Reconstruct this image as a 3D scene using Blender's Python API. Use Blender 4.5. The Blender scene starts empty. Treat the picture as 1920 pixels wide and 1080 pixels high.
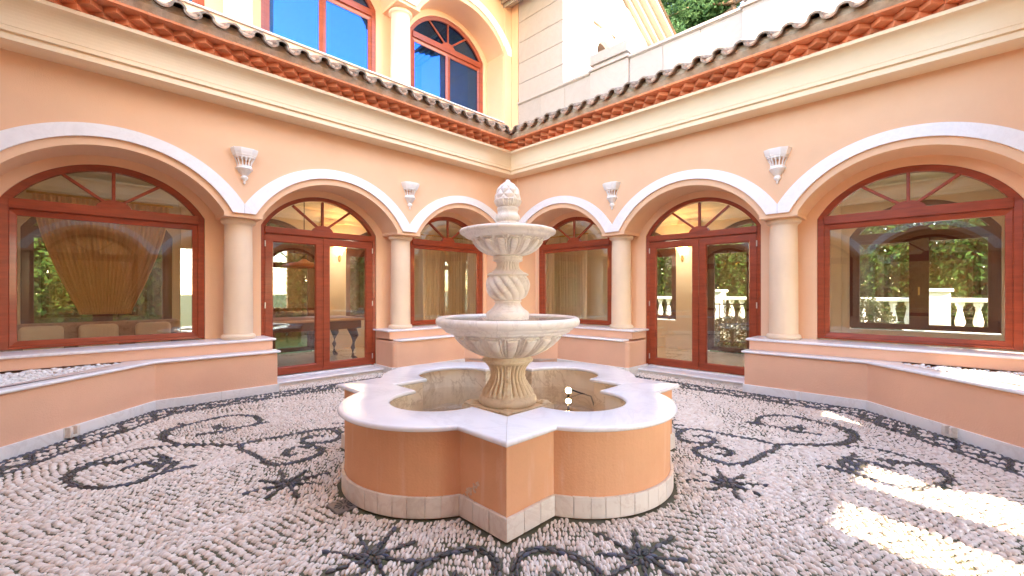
import bpy, bmesh, math, random
import numpy as np
from mathutils import Vector, Matrix
from math import pi, sin, cos, sqrt, atan2, radians
random.seed(7); rng = np.random.default_rng(7)
S = bpy.context.scene; COL = S.collection

# ------------------------------------------------------------------ camera, sky, sun, exposure
cam = bpy.data.cameras.new('camera'); cam.lens = 15.375; cam.sensor_width = 36
cam.shift_x = 0.00104; cam.shift_y = 0.0047; cam.clip_start = .02; cam.clip_end = 2000
co = bpy.data.objects.new('camera', cam); COL.objects.link(co)
co.location = (-6.8, -6.8, 1.4); co.rotation_euler = (pi/2, 0, -pi/4); S.camera = co
SUN = Vector((-.28, -1, .60)).normalized()
w = bpy.data.worlds.new('World'); S.world = w; w.use_nodes = True
nt = w.node_tree; bg = nt.nodes['Background']; sky = nt.nodes.new('ShaderNodeTexSky')
sky.sky_type = 'NISHITA'; sky.sun_disc = False; sky.sun_elevation = math.asin(SUN.z)
sky.sun_rotation = atan2(SUN.x, SUN.y); sky.air_density = 1.0; sky.dust_density = .15; sky.ozone_density = 1.0
nt.links.new(sky.outputs[0], bg.inputs[0]); bg.inputs[1].default_value = .15
sl = bpy.data.lights.new('sun', 'SUN'); sl.energy = 2.0; sl.angle = radians(.5); sl.color = (1, .93, .82)
so = bpy.data.objects.new('sun', sl); COL.objects.link(so); so.location = (-20, -40, 40)
so.rotation_euler = (-SUN).to_track_quat('-Z', 'Y').to_euler()
S.view_settings.view_transform = 'Standard'; S.view_settings.look = 'None'
S.view_settings.gamma = 1; S.view_settings.exposure = 3.97; S.view_settings.use_white_balance = True; S.view_settings.white_balance_temperature = 7800; S.view_settings.white_balance_tint = 13; S.view_settings.use_curve_mapping = False
S.render.engine = 'CYCLES'; S.cycles.max_bounces = 14; S.cycles.diffuse_bounces = 7
S.cycles.transparent_max_bounces = 24; S.cycles.glossy_bounces = 5; S.cycles.use_denoising = True
S.cycles.sample_clamp_indirect = 6

# ------------------------------------------------------------------ materials
def mat(name, col, rough=.7, var=.12, scale=3., bump=.0, bscale=60., col2=None, spec=.4, coat=0., coords='Object', stretch=None, metal=0.):
    m = bpy.data.materials.new(name); m.use_nodes = True; n = m.node_tree; N = n.nodes; L = n.links
    p = N['Principled BSDF']; p.inputs['Roughness'].default_value = rough
    p.inputs['Specular IOR Level'].default_value = spec; p.inputs['Coat Weight'].default_value = coat
    p.inputs['Coat Roughness'].default_value = .08; p.inputs['Metallic'].default_value = metal
    tc = N.new('ShaderNodeTexCoord'); src = tc.outputs[coords]
    if coords == 'World':
        pass
    if stretch:
        mp = N.new('ShaderNodeMapping'); mp.inputs['Scale'].default_value = stretch; L.new(src, mp.inputs[0]); src = mp.outputs[0]
    nz = N.new('ShaderNodeTexNoise'); nz.inputs['Scale'].default_value = scale; nz.inputs['Detail'].default_value = 6
    nz.inputs['Roughness'].default_value = .6; L.new(src, nz.inputs['Vector'])
    rp = N.new('ShaderNodeValToRGB'); rp.color_ramp.elements[0].position = .3; rp.color_ramp.elements[1].position = .72
    c2 = col2 or tuple(c*(1-var) for c in col)
    c1 = col if col2 else tuple(min(1, c*(1+var*.5)) for c in col)
    rp.color_ramp.elements[0].color = (*c2, 1); rp.color_ramp.elements[1].color = (*c1, 1)
    L.new(nz.outputs[0], rp.inputs[0]); L.new(rp.outputs[0], p.inputs['Base Color'])
    if bump:
        b = N.new('ShaderNodeTexNoise'); b.inputs['Scale'].default_value = bscale; b.inputs['Detail'].default_value = 5; L.new(src, b.inputs['Vector'])
        bn = N.new('ShaderNodeBump'); bn.inputs['Strength'].default_value = bump; bn.inputs['Distance'].default_value = .01
        L.new(b.outputs[0], bn.inputs['Height']); L.new(bn.outputs[0], p.inputs['Normal'])
    return m
def per_object(m, amt=.25, hue=.0):
    """vary a material's brightness from object to object"""
    n = m.node_tree; p = n.nodes['Principled BSDF']; src = p.inputs['Base Color'].links[0].from_socket
    oi = n.nodes.new('ShaderNodeObjectInfo'); mr = n.nodes.new('ShaderNodeMapRange')
    mr.inputs['To Min'].default_value = 1-amt; mr.inputs['To Max'].default_value = 1+amt
    hs = n.nodes.new('ShaderNodeHueSaturation'); n.links.new(oi.outputs['Random'], mr.inputs[0])
    n.links.new(mr.outputs[0], hs.inputs['Value']); n.links.new(src, hs.inputs['Color']); n.links.new(hs.outputs[0], p.inputs['Base Color'])
    return m
def marble(name, col, vein, rough=.25, scale=1.4, amt=.5, spec=.5):
    m = bpy.data.materials.new(name); m.use_nodes = True; n = m.node_tree; N = n.nodes; L = n.links
    p = N['Principled BSDF']; p.inputs['Roughness'].default_value = rough; p.inputs['Specular IOR Level'].default_value = spec
    tc = N.new('ShaderNodeTexCoord'); nz = N.new('ShaderNodeTexNoise'); nz.inputs['Scale'].default_value = scale
    nz.inputs['Detail'].default_value = 9; nz.inputs['Roughness'].default_value = .62; nz.inputs['Distortion'].default_value = 1.6
    L.new(tc.outputs['Object'], nz.inputs['Vector'])
    r = N.new('ShaderNodeValToRGB'); e = r.color_ramp.elements
    e[0].position = .40; e[0].color = (*col, 1); e[1].position = .62; e[1].color = (*[c*.93 for c in col], 1)
    k = e.new(.5); k.color = (*[c*(1-amt)+v*amt for c, v in zip(col, vein)], 1)
    k = e.new(.47); k.color = (*[c*.98 for c in col], 1); k = e.new(.54); k.color = (*col, 1)
    L.new(nz.outputs[0], r.inputs[0]); L.new(r.outputs[0], p.inputs['Base Color'])
    return m
def stained(m, col, scale=2.2, lo=.5, hi=.68, stretch=None, amt=.8):
    """overlay stain patches (weathering with a shape of its own)"""
    n = m.node_tree; N = n.nodes; L = n.links; p = N['Principled BSDF']; src = p.inputs['Base Color'].links[0].from_socket
    tc = N.new('ShaderNodeTexCoord'); nz = N.new('ShaderNodeTexNoise'); nz.inputs['Scale'].default_value = scale
    nz.inputs['Detail'].default_value = 8; nz.inputs['Roughness'].default_value = .65; vec = tc.outputs['Object']
    if stretch: mp = N.new('ShaderNodeMapping'); mp.inputs['Scale'].default_value = stretch; L.new(vec, mp.inputs[0]); vec = mp.outputs[0]
    L.new(vec, nz.inputs['Vector'])
    mr = N.new('ShaderNodeMapRange'); mr.inputs['From Min'].default_value = lo; mr.inputs['From Max'].default_value = hi
    mr.inputs['To Max'].default_value = amt; L.new(nz.outputs[0], mr.inputs[0])
    mx = N.new('ShaderNodeMixRGB'); L.new(mr.outputs[0], mx.inputs[0]); L.new(src, mx.inputs[1]); mx.inputs[2].default_value = (*col, 1)
    L.new(mx.outputs[0], p.inputs['Base Color']); return m
def glass_mat(name, tint=(.93, .95, .94), gcol=(1, 1, 1), base=0., gain=1.0, bump=0., bs=3.):
    m = bpy.data.materials.new(name); m.use_nodes = True; n = m.node_tree; N = n.nodes; L = n.links
    N.remove(N['Principled BSDF']); out = N['Material Output']
    t = N.new('ShaderNodeBsdfTransparent'); t.inputs[0].default_value = (*tint, 1)
    g = N.new('ShaderNodeBsdfGlossy'); g.inputs['Roughness'].default_value = .0; g.inputs[0].default_value = (*gcol, 1)
    lw = N.new('ShaderNodeLayerWeight'); lw.inputs['Blend'].default_value = .5
    pw = N.new('ShaderNodeMath'); pw.operation = 'POWER'; pw.inputs[1].default_value = 4.; L.new(lw.outputs['Facing'], pw.inputs[0])
    ma = N.new('ShaderNodeMath'); ma.operation = 'MULTIPLY_ADD'; ma.use_clamp = True
    L.new(pw.outputs[0], ma.inputs[0]); ma.inputs[1].default_value = (1-base-.04)*gain; ma.inputs[2].default_value = base+.04*gain
    mx = N.new('ShaderNodeMixShader'); L.new(ma.outputs[0], mx.inputs[0]); L.new(t.outputs[0], mx.inputs[1]); L.new(g.outputs[0], mx.inputs[2])
    if bump:
        tc = N.new('ShaderNodeTexCoord'); b = N.new('ShaderNodeTexNoise'); b.inputs['Scale'].default_value = bs; b.inputs['Detail'].default_value = 3
        L.new(tc.outputs['Object'], b.inputs['Vector']); bn = N.new('ShaderNodeBump'); bn.inputs['Strength'].default_value = bump; bn.inputs['Distance'].default_value = .02
        L.new(b.outputs[0], bn.inputs['Height']); L.new(bn.outputs[0], g.inputs['Normal'])
    L.new(mx.outputs[0], out.inputs[0]); return m
def emit(name, col, s):
    m = bpy.data.materials.new(name); m.use_nodes = True; n = m.node_tree; p = n.nodes['Principled BSDF']
    p.inputs['Base Color'].default_value = (*col, 1); p.inputs['Emission Color'].default_value = (*col, 1); p.inputs['Emission Strength'].default_value = s
    return m
def pebble_mat(name, attr, ramp, rough, spec=.4):
    m = bpy.data.materials.new(name); m.use_nodes = True; n = m.node_tree; N = n.nodes; L = n.links; p = N['Principled BSDF']
    p.inputs['Roughness'].default_value = rough; p.inputs['Specular IOR Level'].default_value = spec
    if attr:
        a = N.new('ShaderNodeAttribute'); a.attribute_name = 'tone'; s = a.outputs['Fac']
    else:
        a = N.new('ShaderNodeObjectInfo'); s = a.outputs['Random']
    r = N.new('ShaderNodeValToRGB'); e = r.color_ramp.elements
    while len(e) < len(ramp): e.new(.5)
    for k, c in zip(e, ramp): k.color = (*c[1], 1)
    for i, c in enumerate(ramp): e[i].position = c[0]
    L.new(s, r.inputs[0])
    tc = N.new('ShaderNodeTexCoord'); nz = N.new('ShaderNodeTexNoise'); nz.inputs['Scale'].default_value = 60; nz.inputs['Detail'].default_value = 4
    L.new(tc.outputs['Object'], nz.inputs['Vector'])
    mr = N.new('ShaderNodeMapRange'); mr.inputs['To Min'].default_value = .86; mr.inputs['To Max'].default_value = 1.1; L.new(nz.outputs[0], mr.inputs[0])
    mx = N.new('ShaderNodeVectorMath'); mx.operation = 'SCALE'; L.new(r.outputs[0], mx.inputs[0]); L.new(mr.outputs[0], mx.inputs['Scale'])
    L.new(mx.outputs[0], p.inputs['Base Color']); return m

PEACH = stained(mat('peach_stucco', (.86, .54, .34), .85, .06, 1.2, .25, 90), (.83, .485, .295), 1.1, .5, .75, amt=.5)
ORANGE = stained(stained(mat('orange_stucco', (.80, .41, .225), .8, .08, 2.0, .3, 70), (.70, .33, .17), 2.5, .52, .72, amt=.5), (.88, .64, .47), 3.0, .56, .74, (3, 3, .35), .45)
PLINTH = stained(mat('salmon_stucco', (.83, .475, .315), .82, .07, 1.5, .3, 80), (.79, .42, .28), 1.7, .52, .75, amt=.5)
CREAM = mat('cream_moulding', (.89, .71, .50), .75, .05, 1.5, .08, 60)
COLUMN = mat('cream_column', (.84, .64, .46), .7, .06, 3, .1, 60)
MARBLE = marble('white_marble', (.85, .83, .85), (.62, .60, .63), .2, 1.3, .28)
TRIM = marble('arch_marble', (.88, .86, .86), (.68, .64, .63), .5, 1.6, .2)
SKIRTW = per_object(marble('white_skirting', (.84, .81, .79), (.62, .55, .50), .35, 1.8, .35), .03)
SKIRT = per_object(marble('skirting_marble', (.78, .70, .62), (.58, .46, .38), .35, 2.2, .4), .05)
STATUARY = stained(marble('fountain_marble', (.88, .81, .74), (.60, .53, .48), .4, 3.2, .5), (.66, .50, .33), 3.0, .55, .75, amt=.5)
STATUARY_Y = stained(marble('fountain_marble_limed', (.80, .66, .48), (.60, .45, .30), .45, 3.2, .5), (.50, .32, .15), 4.0, .50, .72, amt=.6)
LINING = stained(marble('pool_lining', (.90, .76, .58), (.55, .40, .24), .4, 2.0, .6), (.45, .30, .17), 2.0, .5, .75, amt=.5)
POOLBED = stained(mat('pool_bed', (.62, .47, .37), .7, .3, 5), (.24, .17, .13), 3, .45, .7, amt=.7)
STONE = per_object(marble('stone_cladding', (.50, .425, .38), (.43, .355, .31), .55, 1.2, .4), .035)
STONEBACK = mat('stone_joint', (.40, .27, .19), .9)
WOOD = mat('red_mahogany', (.34, .058, .022), .36, .3, 4, .05, 40, spec=.35, coat=.15, stretch=(1, 1, 6))
WOODD = mat('dark_mahogany', (.085, .028, .016), .4, .3, 4, spec=.4, coat=.2)
GLASS = glass_mat('window_glass', (.95, .95, .92), base=.05, gain=1.0)
SKYGLASS = glass_mat('sky_tinted_glass', (.45, .48, .52), (.012, .19, .78), .28, .6, bump=.05, bs=1.2)  # blue of the reflected sky put into the gloss colour
WATER = glass_mat('still_water', (.90, .87, .82), gain=.9, bump=.12, bs=9)
BRICKM = per_object(stained(mat('sawtooth_brick', (.76, .25, .115), .85, .2, 9, .3, 80), (.78, .42, .28), 8, .55, .75, amt=.6), .22)
TILEM = per_object(stained(mat('weathered_tile', (.41, .29, .215), .9, .35, 22, .5, 60, col2=(.11, .08, .06)), (.48, .19, .09), 5, .52, .70, amt=.8), .25)
MORTAR = mat('mortar', (.56, .40, .285), .95, .3, 12, .4, 60)
PLASTER = mat('white_plaster', (.88, .83, .78), .75, .06, 6)
METALW = mat('hinge_metal', (.75, .73, .70), .3, .05, metal=.8)
BRASS = mat('brass', (.65, .43, .14), .3, .1, metal=.9)
IRON = mat('wrought_iron', (.03, .03, .03), .5)
GROUT = mat('floor_mortar', (.17, .145, .11), .95, .4, 5, .4, 80, col2=(.095, .10, .05))
ROOMW = mat('room_wall', (.88, .78, .62), .7, .04)
ROOMC = mat('room_ceiling', (.90, .83, .70), .8, .03)
ROOMF = mat('room_floor', (.68, .56, .43), .2, .15, 1.2)
FABRIC = mat('gold_curtain', (.88, .64, .38), .7, .2, 14, stretch=(6, 6, .6))
LINEN = mat('cream_drape', (.88, .78, .62), .8, .06, 8, stretch=(6, 6, .6))
UPHOL = stained(mat('upholstery', (.50, .36, .27), .85, .2, 8), (.30, .20, .14), 14, .5, .6)
BAIZE = mat('table_baize', (.30, .12, .07), .8, .1)
LAMPG = emit('lit_shade', (1., .62, .22), 6)
SPOT = emit('lit_lens', (1., .78, .42), 12)
LAWN = mat('lawn', (.07, .15, .03), .9, .5, 3, .5, 30)
SOIL = mat('ground', (.20, .17, .12), .95, .3, 1)
BARK = mat('bark', (.16, .085, .05), .9, .35, 6, .5, 30)
LIGHTR = [(0, (.60, .48, .405)), (.12, (.75, .635, .555)), (.5, (.82, .72, .645)), (.8, (.87, .79, .725)), (.95, (.74, .57, .46)), (1, (.89, .84, .79))]
DARKR = [(0, (.045, .042, .042)), (.4, (.075, .070, .070)), (.7, (.11, .10, .098)), (.86, (.07, .078, .13)), (1, (.17, .15, .135))]
PEB, PEBM = pebble_mat('pebble', 0, LIGHTR, .55), pebble_mat('pebble_mass', 1, LIGHTR, .55)
DRK, DRKM = pebble_mat('dark_pebble', 0, DARKR, .38, .5), pebble_mat('dark_pebble_mass', 1, DARKR, .38, .5)
WHITER = [(0, (.70, .68, .66)), (.5, (.86, .85, .84)), (1, (.92, .92, .91))]
WPEB, WPEBM = pebble_mat('white_pebble', 0, WHITER, .6), pebble_mat('white_pebble_mass', 1, WHITER, .6)
def leaf_mat(name, a, b):
    m = pebble_mat(name, 1, [(0, a), (1, b)], .6, .12); p = m.node_tree.nodes['Principled BSDF']
    n = m.node_tree; t = n.nodes.new('ShaderNodeBsdfTranslucent'); n.links.new(p.inputs['Base Color'].links[0].from_socket, t.inputs[0])
    mx = n.nodes.new('ShaderNodeMixShader'); mx.inputs[0].default_value = .42; n.links.new(p.outputs[0], mx.inputs[1]); n.links.new(t.outputs[0], mx.inputs[2])
    n.links.new(mx.outputs[0], n.nodes['Material Output'].inputs[0]); return m
LEAFA = leaf_mat('leaf_bright', (.022, .065, .013), (.10, .20, .045))
LEAFB = leaf_mat('leaf_pine', (.03, .08, .03), (.10, .17, .06))
LEAFC = leaf_mat('leaf_box', (.05, .075, .03), (.13, .15, .07))

# ------------------------------------------------------------------ helpers
ID = lambda u, n, z: (u, n, z)
class MB:
    def __init__(s, M=ID): s.v = []; s.f = []; s.M = M
    def pt(s, *p): s.v.append(s.M(*p)); return len(s.v)-1
    def poly(s, pts): s.f.append([s.pt(*p) for p in pts])
    def box(s, a, b):
        (x0, y0, z0), (x1, y1, z1) = a, b
        i = [s.pt(x, y, z) for z in (z0, z1) for x, y in ((x0, y0), (x1, y0), (x1, y1), (x0, y1))]
        s.f += [[i[k] for k in q] for q in ((3, 2, 1, 0), (4, 5, 6, 7), (0, 1, 5, 4), (1, 2, 6, 5), (2, 3, 7, 6), (3, 0, 4, 7))]
    def grid(s, rows, closed=False, cap=False):
        """rows: list of equal-length point lists"""
        R = [[s.pt(*p) for p in r] for r in rows]; n = len(R[0])
        for a, b in zip(R, R[1:]):
            for k in range(n if closed else n-1):
                s.f.append([a[k], a[(k+1) % n], b[(k+1) % n], b[k]])
        if cap: s.f += [R[0][::-1], R[-1]]
        return R
    def bar(s, p, q, wd, dn, up=None):
        """bar between two (u,z) points at depth range dn=(n0,n1), width wd"""
        du, dz = q[0]-p[0], q[1]-p[1]; l = sqrt(du*du+dz*dz); a, b = -dz/l*wd/2, du/l*wd/2
        P = [(p[0]+a, p[1]+b), (p[0]-a, p[1]-b), (q[0]-a, q[1]-b), (q[0]+a, q[1]+b)]
        s.prism(P, *dn)
    def prism(s, P, n0, n1):
        """P: (u,z) outline extruded in n"""
        A = [s.pt(u, n0, z) for u, z in P]; B = [s.pt(u, n1, z) for u, z in P]; k = len(P)
        s.f += [A[::-1], B] + [[A[i], A[(i+1) % k], B[(i+1) % k], B[i]] for i in range(k)]
    def column(s, P, z0, z1):
        A = [s.pt(u, n, z0) for u, n in P]; B = [s.pt(u, n, z1) for u, n in P]; k = len(P)
        s.f += [A[::-1], B] + [[A[i], A[(i+1) % k], B[(i+1) % k], B[i]] for i in range(k)]
    def lathe(s, prof, c=(0, 0), seg=32, a0=0, a1=2*pi, fn=None, cap=True):
        full = abs(a1-a0-2*pi) < 1e-6; n = seg if full else seg+1
        rows = []
        for i, (r, z) in enumerate(prof):
            row = []
            for k in range(n):
                t = a0+(a1-a0)*k/seg; rr = fn(t, z, r, i) if fn else r
                row.append((c[0]+rr*cos(t), c[1]+rr*sin(t), z))
            rows.append(row)
        s.grid(rows, closed=full, cap=cap and full)
    def tube(s, pts, rad, seg=8):
        P = [Vector(p) for p in pts]; rows = []
        for i, p in enumerate(P):
            t = (P[min(i+1, len(P)-1)]-P[max(i-1, 0)]).normalized(); u = t.cross(Vector((0, 0, 1)))
            u = u.normalized() if u.length > .05 else t.cross(Vector((1, 0, 0))).normalized()
            v = t.cross(u); r = rad[i] if isinstance(rad, (list, tuple)) else rad
            rows.append([tuple(p+u*r*cos(2*pi*k/seg)+v*r*sin(2*pi*k/seg)) for k in range(seg)])
        s.grid(rows, closed=True, cap=True)
    def mesh(s, name, m, smooth=False, fix=True, angle=None):
        me = bpy.data.meshes.new(name); me.from_pydata(s.v, [], s.f)
        if fix:
            b = bmesh.new(); b.from_mesh(me); bmesh.ops.remove_doubles(b, verts=b.verts, dist=1e-5); bmesh.ops.recalc_face_normals(b, faces=b.faces); b.to_mesh(me); b.free()
        if smooth: me.polygons.foreach_set('use_smooth', [True]*len(me.polygons))
        me.materials.append(m); me.update()
        if smooth and angle: me.set_sharp_from_angle(angle=radians(angle))
        return me
    def obj(s, name, m, parent=None, smooth=False, angle=None, fix=True):
        return link(name, s.mesh(name, m, smooth, fix, angle), parent)
def link(name, me, parent=None, loc=None, rz=0):
    o = bpy.data.objects.new(name, me); COL.objects.link(o)
    if parent: o.parent = parent
    if loc is not None: o.location = loc
    if rz: o.rotation_euler = (0, 0, rz)
    return o
def tag(o, label, cat, group=None):
    o['label'] = label; o['category'] = cat
    if group: o['group'] = group
    return o
def thing(name, label, cat, group=None): return tag(link(name, None), label, cat, group)
def kind(o, k): o['kind'] = k; return o
def bevel(o, wdt=.008, seg=2):
    b = o.modifiers.new('edge', 'BEVEL'); b.width = wdt; b.segments = seg; b.limit_method = 'ANGLE'; return o
def catmull(P, n=8):
    P = [np.array(p, float) for p in P]; out = []
    for i in range(len(P)-1):
        a, b, c, d = P[max(i-1, 0)], P[i], P[i+1], P[min(i+2, len(P)-1)]
        for k in range(n):
            t = k/n; out.append(.5*((2*b)+(-a+c)*t+(2*a-5*b+4*c-d)*t*t+(-a+3*b-3*c+d)*t**3))
    out.append(P[-1]); return np.array(out)

# ------------------------------------------------------------------ building constants (u along the wall from the corner, n into the court, z up)
LEN = 7.77
BAYS = (1.27, 3.857, 6.445); COLS = (2.562, 5.152); HALF = 1.062
MA = lambda u, n, z: (-u, -n, z)
MBm = lambda u, n, z: (-n, -u, z)
MC = lambda u, n, z: (-u, -LEN+n, z)
MD = lambda u, n, z: (-LEN+n, -u, z)
ROT = {MA: pi, MBm: pi/2, MC: 0., MD: -pi/2}
ZC, RI, RO, ZCO = 1.86, 1.315, 1.537, 1.778     # archivolt: centre height, inner and outer radius
def arcpts(c, zc, R, half, n=28, dz=0):
    a = math.asin(half/R); return [(c+R*sin(-a+2*a*k/n), zc+dz+R*cos(-a+2*a*k/n)) for k in range(n+1)]
# intrados of the wall: segment with half span HALF, springing 2.487, apex 3.085
RS = (HALF**2+.6**2)/(2*.6); ZS = 3.085-RS
WH = .94                                        # window half width
RW = (WH**2+.55**2)/(2*.55); ZW = 2.98-RW

def arch_wall(mb, n0, n1, z_top, spring_z, zc, R, half, u0, u1, dz=0, foot=None, centres=BAYS):
    """wall slab with arched openings; underside of the piers at foot (or spring_z)"""
    edges = []; u = u0
    for c in centres:
        edges.append(('pier', u, c-half)); edges.append(('arch', c)); u = c+half
    edges.append(('pier', u, u1))
    zf = spring_z if foot is None else foot
    for e in edges:
        if e[0] == 'pier':
            if e[2]-e[1] > .002: mb.box((e[1], n0, zf), (e[2], n1, z_top))
        else:
            P = arcpts(e[1], zc, R, half, 28, dz)
            for (ua, za), (ub, zb) in zip(P, P[1:]):
                mb.poly([(ua, n1, za), (ub, n1, zb), (ub, n1, z_top), (ua, n1, z_top)])
                mb.poly([(ua, n0, za), (ua, n0, z_top), (ub, n0, z_top), (ub, n0, zb)])
                mb.poly([(ua, n0, za), (ub, n0, zb), (ub, n1, zb), (ua, n1, za)])
                mb.poly([(ua, n0, z_top), (ua, n1, z_top), (ub, n1, z_top), (ub, n0, z_top)])
def clip_v(P, c, z_foot, lo, hi):
    return [(min(max(u, lo), hi), z) for u, z in P]
def archivolt(M, c, parent, dz=0, first=False, last=False, name='arch_trim'):
    """white band: inner circle RI, outer RO cut at the bay edges, with a flat foot"""
    mb = MB(M); hb = 1.2925; hi = 1.157; n = 40; rows = []
    for k in range(n+1):
        t = -1+2*k/n
        ai = math.asin(hi/RI)*t; pi_ = (c+RI*sin(ai), ZC+RI*cos(ai))
        ao = math.asin(min(1, hb/RO))*t; po = (c+RO*sin(ao), ZCO+RO*cos(ao))
        rows.append((pi_, po))
    zf = ZC+RI*cos(math.asin(hi/RI))
    zo = ZCO+RO*cos(math.asin(hb/RO))
    n0, n1 = -.004, .024
    prof = lambda p, q: [(p[0], n0, p[1]+dz), (p[0], n1, p[1]+dz), (q[0], n1, q[1]+dz), (q[0], n0, q[1]+dz)]
    R = [((c-hi, zf), (c-hb+.001, zf))] + rows + [((c+hi, zf), (c+hb-.001, zf))]
    mb.grid([prof(*r) for r in R], closed=True, cap=True)
    return mb.obj(name, TRIM, parent)
COLP = lambda z0, z1: [(.205, z0), (.2125, z0+.015), (.2125, z0+.045), (.2, z0+.062), (.182, z0+.068), (.178, z0+.08)], \
    None
def make_column(M, u, parent, z0, z1):
    mb = MB(M); mb.lathe([(.178, z0+.06), (.178, z0+.3), (.172, z1-.3), (.168, z1-.06)], (u, -.3), 48); o = mb.obj('column', COLUMN, parent, True, 40)
    mb = MB(M); mb.lathe([(.195, z0), (.21, z0+.012), (.216, z0+.032), (.21, z0+.052), (.196, z0+.066), (.18, z0+.072), (.17, z0+.073)], (u, -.3), 48); mb.obj('base_ring', COLUMN, o, True, 50)
    mb = MB(M); mb.lathe([(.168, z1-.09), (.176, z1-.084), (.178, z1-.07), (.2, z1-.062), (.212, z1-.046), (.214, z1-.03), (.21, z1-.012), (.2, z1)], (u, -.3), 48); mb.obj('cap_ring', COLUMN, o, True, 50)

def fan(M, c, zt, parent, wood, glass, hub=True, dz=0, lean=False):
    """fanlight pieces above the transom at zt: panes, muntins, hub"""
    ri = RW-.075; n0, n1 = -.635, -.575
    h = zt+.02
    def at(t):                       # point of the inner arch edge at angle t (0 = top)
        return (c+ri*sin(t), ZW+dz+ri*cos(t))
    tm = math.acos((h-ZW-dz)/ri)
    cuts = [-tm, -tm*.47, 0, tm*.47, tm]
    for a, b in zip(cuts, cuts[1:]):
        P = [(c, h)]+[at(a+(b-a)*k/10) for k in range(11)]
        mb = MB(M); mb.prism(P, -.612, -.604); mb.obj('pane', glass, parent, fix=True)
    for t in cuts[1:-1]:
        mb = MB(M); q = at(t); d = Vector((q[0]-c, q[1]-h)); mb.bar((c, h+.0), (c+d.x*1.01, h+d.y*1.01), .035, (-.63, -.58)); bevel(mb.obj('muntin', wood, parent), .006, 2)
    mb = MB(M); P = [(c+.17*cos(pi*k/14), h-.02+.115*sin(pi*k/14)) for k in range(15)]; mb.prism(P, -.64, -.566); bevel(mb.obj('hub', wood, parent), .006, 2)
def frame_mesh(M, c, zb, zt, dz=0, th=.075, tr=.095, lower=True):
    mb = MB(M); n0, n1 = -.66, -.56
    P = arcpts(c, ZW, RW, WH, 32, dz); zs = P[0][1]
    Ri = RW-th; rows = []
    a0 = math.asin(WH/RW)
    O = [(c-WH, zb)]+P+[(c+WH, zb)]
    ai = math.asin((WH-th)/Ri); Q = [(c+Ri*sin(-ai+2*ai*k/32), ZW+dz+Ri*cos(-ai+2*ai*k/32)) for k in range(33)]
    I = [(c-WH+th, zb)]+Q+[(c+WH-th, zb)]
    mb.grid([[(p[0], n0, p[1]), (p[0], n1, p[1]), (q[0], n1-.012, q[1]), (q[0], n0, q[1])] for p, q in zip(O, I)], closed=True, cap=True)
    mb.box((c-WH+th-.002, n0+.002, zt-tr), (c+WH-th+.002, n1+.006, zt+.02))
    mb.box((c-WH+th-.002, n0+.001, zt-tr-.014), (c+WH-th+.002, n1-.02, zt-tr))
    if lower: mb.box((c-WH+th-.002, n0+.002, zb), (c+WH-th+.002, n1-.003, zb+.03))
    return mb
def sash(M, u0, u1, z0, z1, parent, name, wood, glass, st=.085, hinge=None, handle=None):
    mb = MB(M); n0, n1 = -.645, -.572
    O = [(u0, z0), (u1, z0), (u1, z1), (u0, z1)]; I = [(u0+st, z0+st*1.1), (u1-st, z0+st*1.1), (u1-st, z1-st), (u0+st, z1-st)]
    I2 = [(u0+st+.014, z0+st*1.1+.014), (u1-st-.014, z0+st*1.1+.014), (u1-st-.014, z1-st-.014), (u0+st+.014, z1-st-.014)]
    loops = [[(a, n0, b) for a, b in I], [(a, n0, b) for a, b in O], [(a, n1, b) for a, b in O], [(a, n1, b) for a, b in I], [(a, n1-.02, b) for a, b in I2], [(a, n0+.01, b) for a, b in I2], [(a, n0, b) for a, b in I]]
    mb.grid(loops, closed=True); o = bevel(mb.obj(name, wood, parent), .004, 1)
    mb = MB(M); mb.box((u0+st+.013, -.612, z0+st*1.1+.012), (u1-st-.013, -.604, z1-st-.012)); g = mb.obj('pane', glass, o if parent.parent is None else parent)
    if hinge is not None:
        for z in (z0+.15, (z0+z1)/2, z1-.15):
            mb = MB(M); mb.lathe([(.009, z-.045), (.009, z+.045)], (hinge, -.563), 8); mb.obj('hinge', METALW, o)
    return o
def window(M, c, zb, zt, parent, glass=GLASS, dz=0, split=False, wood=WOOD):
    o = bevel(frame_mesh(M, c, zb, zt, dz).obj('window', wood, parent), .005, 2)
    fan(M, c, zt, o, wood, glass, dz=dz)
    a, b = c-WH+.075, c+WH-.075
    for (x0, x1) in (((a, c-.001), (c+.001, b)) if split else ((a, b),)):
        mb = MB(M); st = .06; z0, z1 = zb+.03, zt-.109; n0, n1 = -.645, -.582
        O = [(x0, z0), (x1, z0), (x1, z1), (x0, z1)]; I = [(x0+st, z0+st), (x1-st, z0+st), (x1-st, z1-st), (x0+st, z1-st)]
        mb.grid([[(p, n0, q) for p, q in O], [(p, n1, q) for p, q in O], [(p, n1-.015, q) for p, q in I], [(p, n0, q) for p, q in I]], closed=True)
        bevel(mb.obj('sash', wood, o), .005, 2)
        mb = MB(M); mb.box((x0+st-.004, -.612, z0+st-.004), (x1-st+.004, -.604, z1-st+.004)); mb.obj('pane', glass, o)
    return o
def door(M, c, zb, zt, parent, glass=GLASS, wood=WOOD, hinges=True):
    o = bevel(frame_mesh(M, c, zb, zt, 0, .06, .075, False).obj('door_frame', wood, parent), .005, 2)
    fan(M, c, zt, o, wood, glass)
    a, b = c-WH+.062, c+WH-.062; z1 = zt-.094
    for x0, x1, h in ((a, c-.003, a), (c+.003, b, b)):
        leaf = sash(M, x0, x1, zb+.012, z1, parent, 'door', wood, None or glass, .105, h if hinges else None)
    return o
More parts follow.
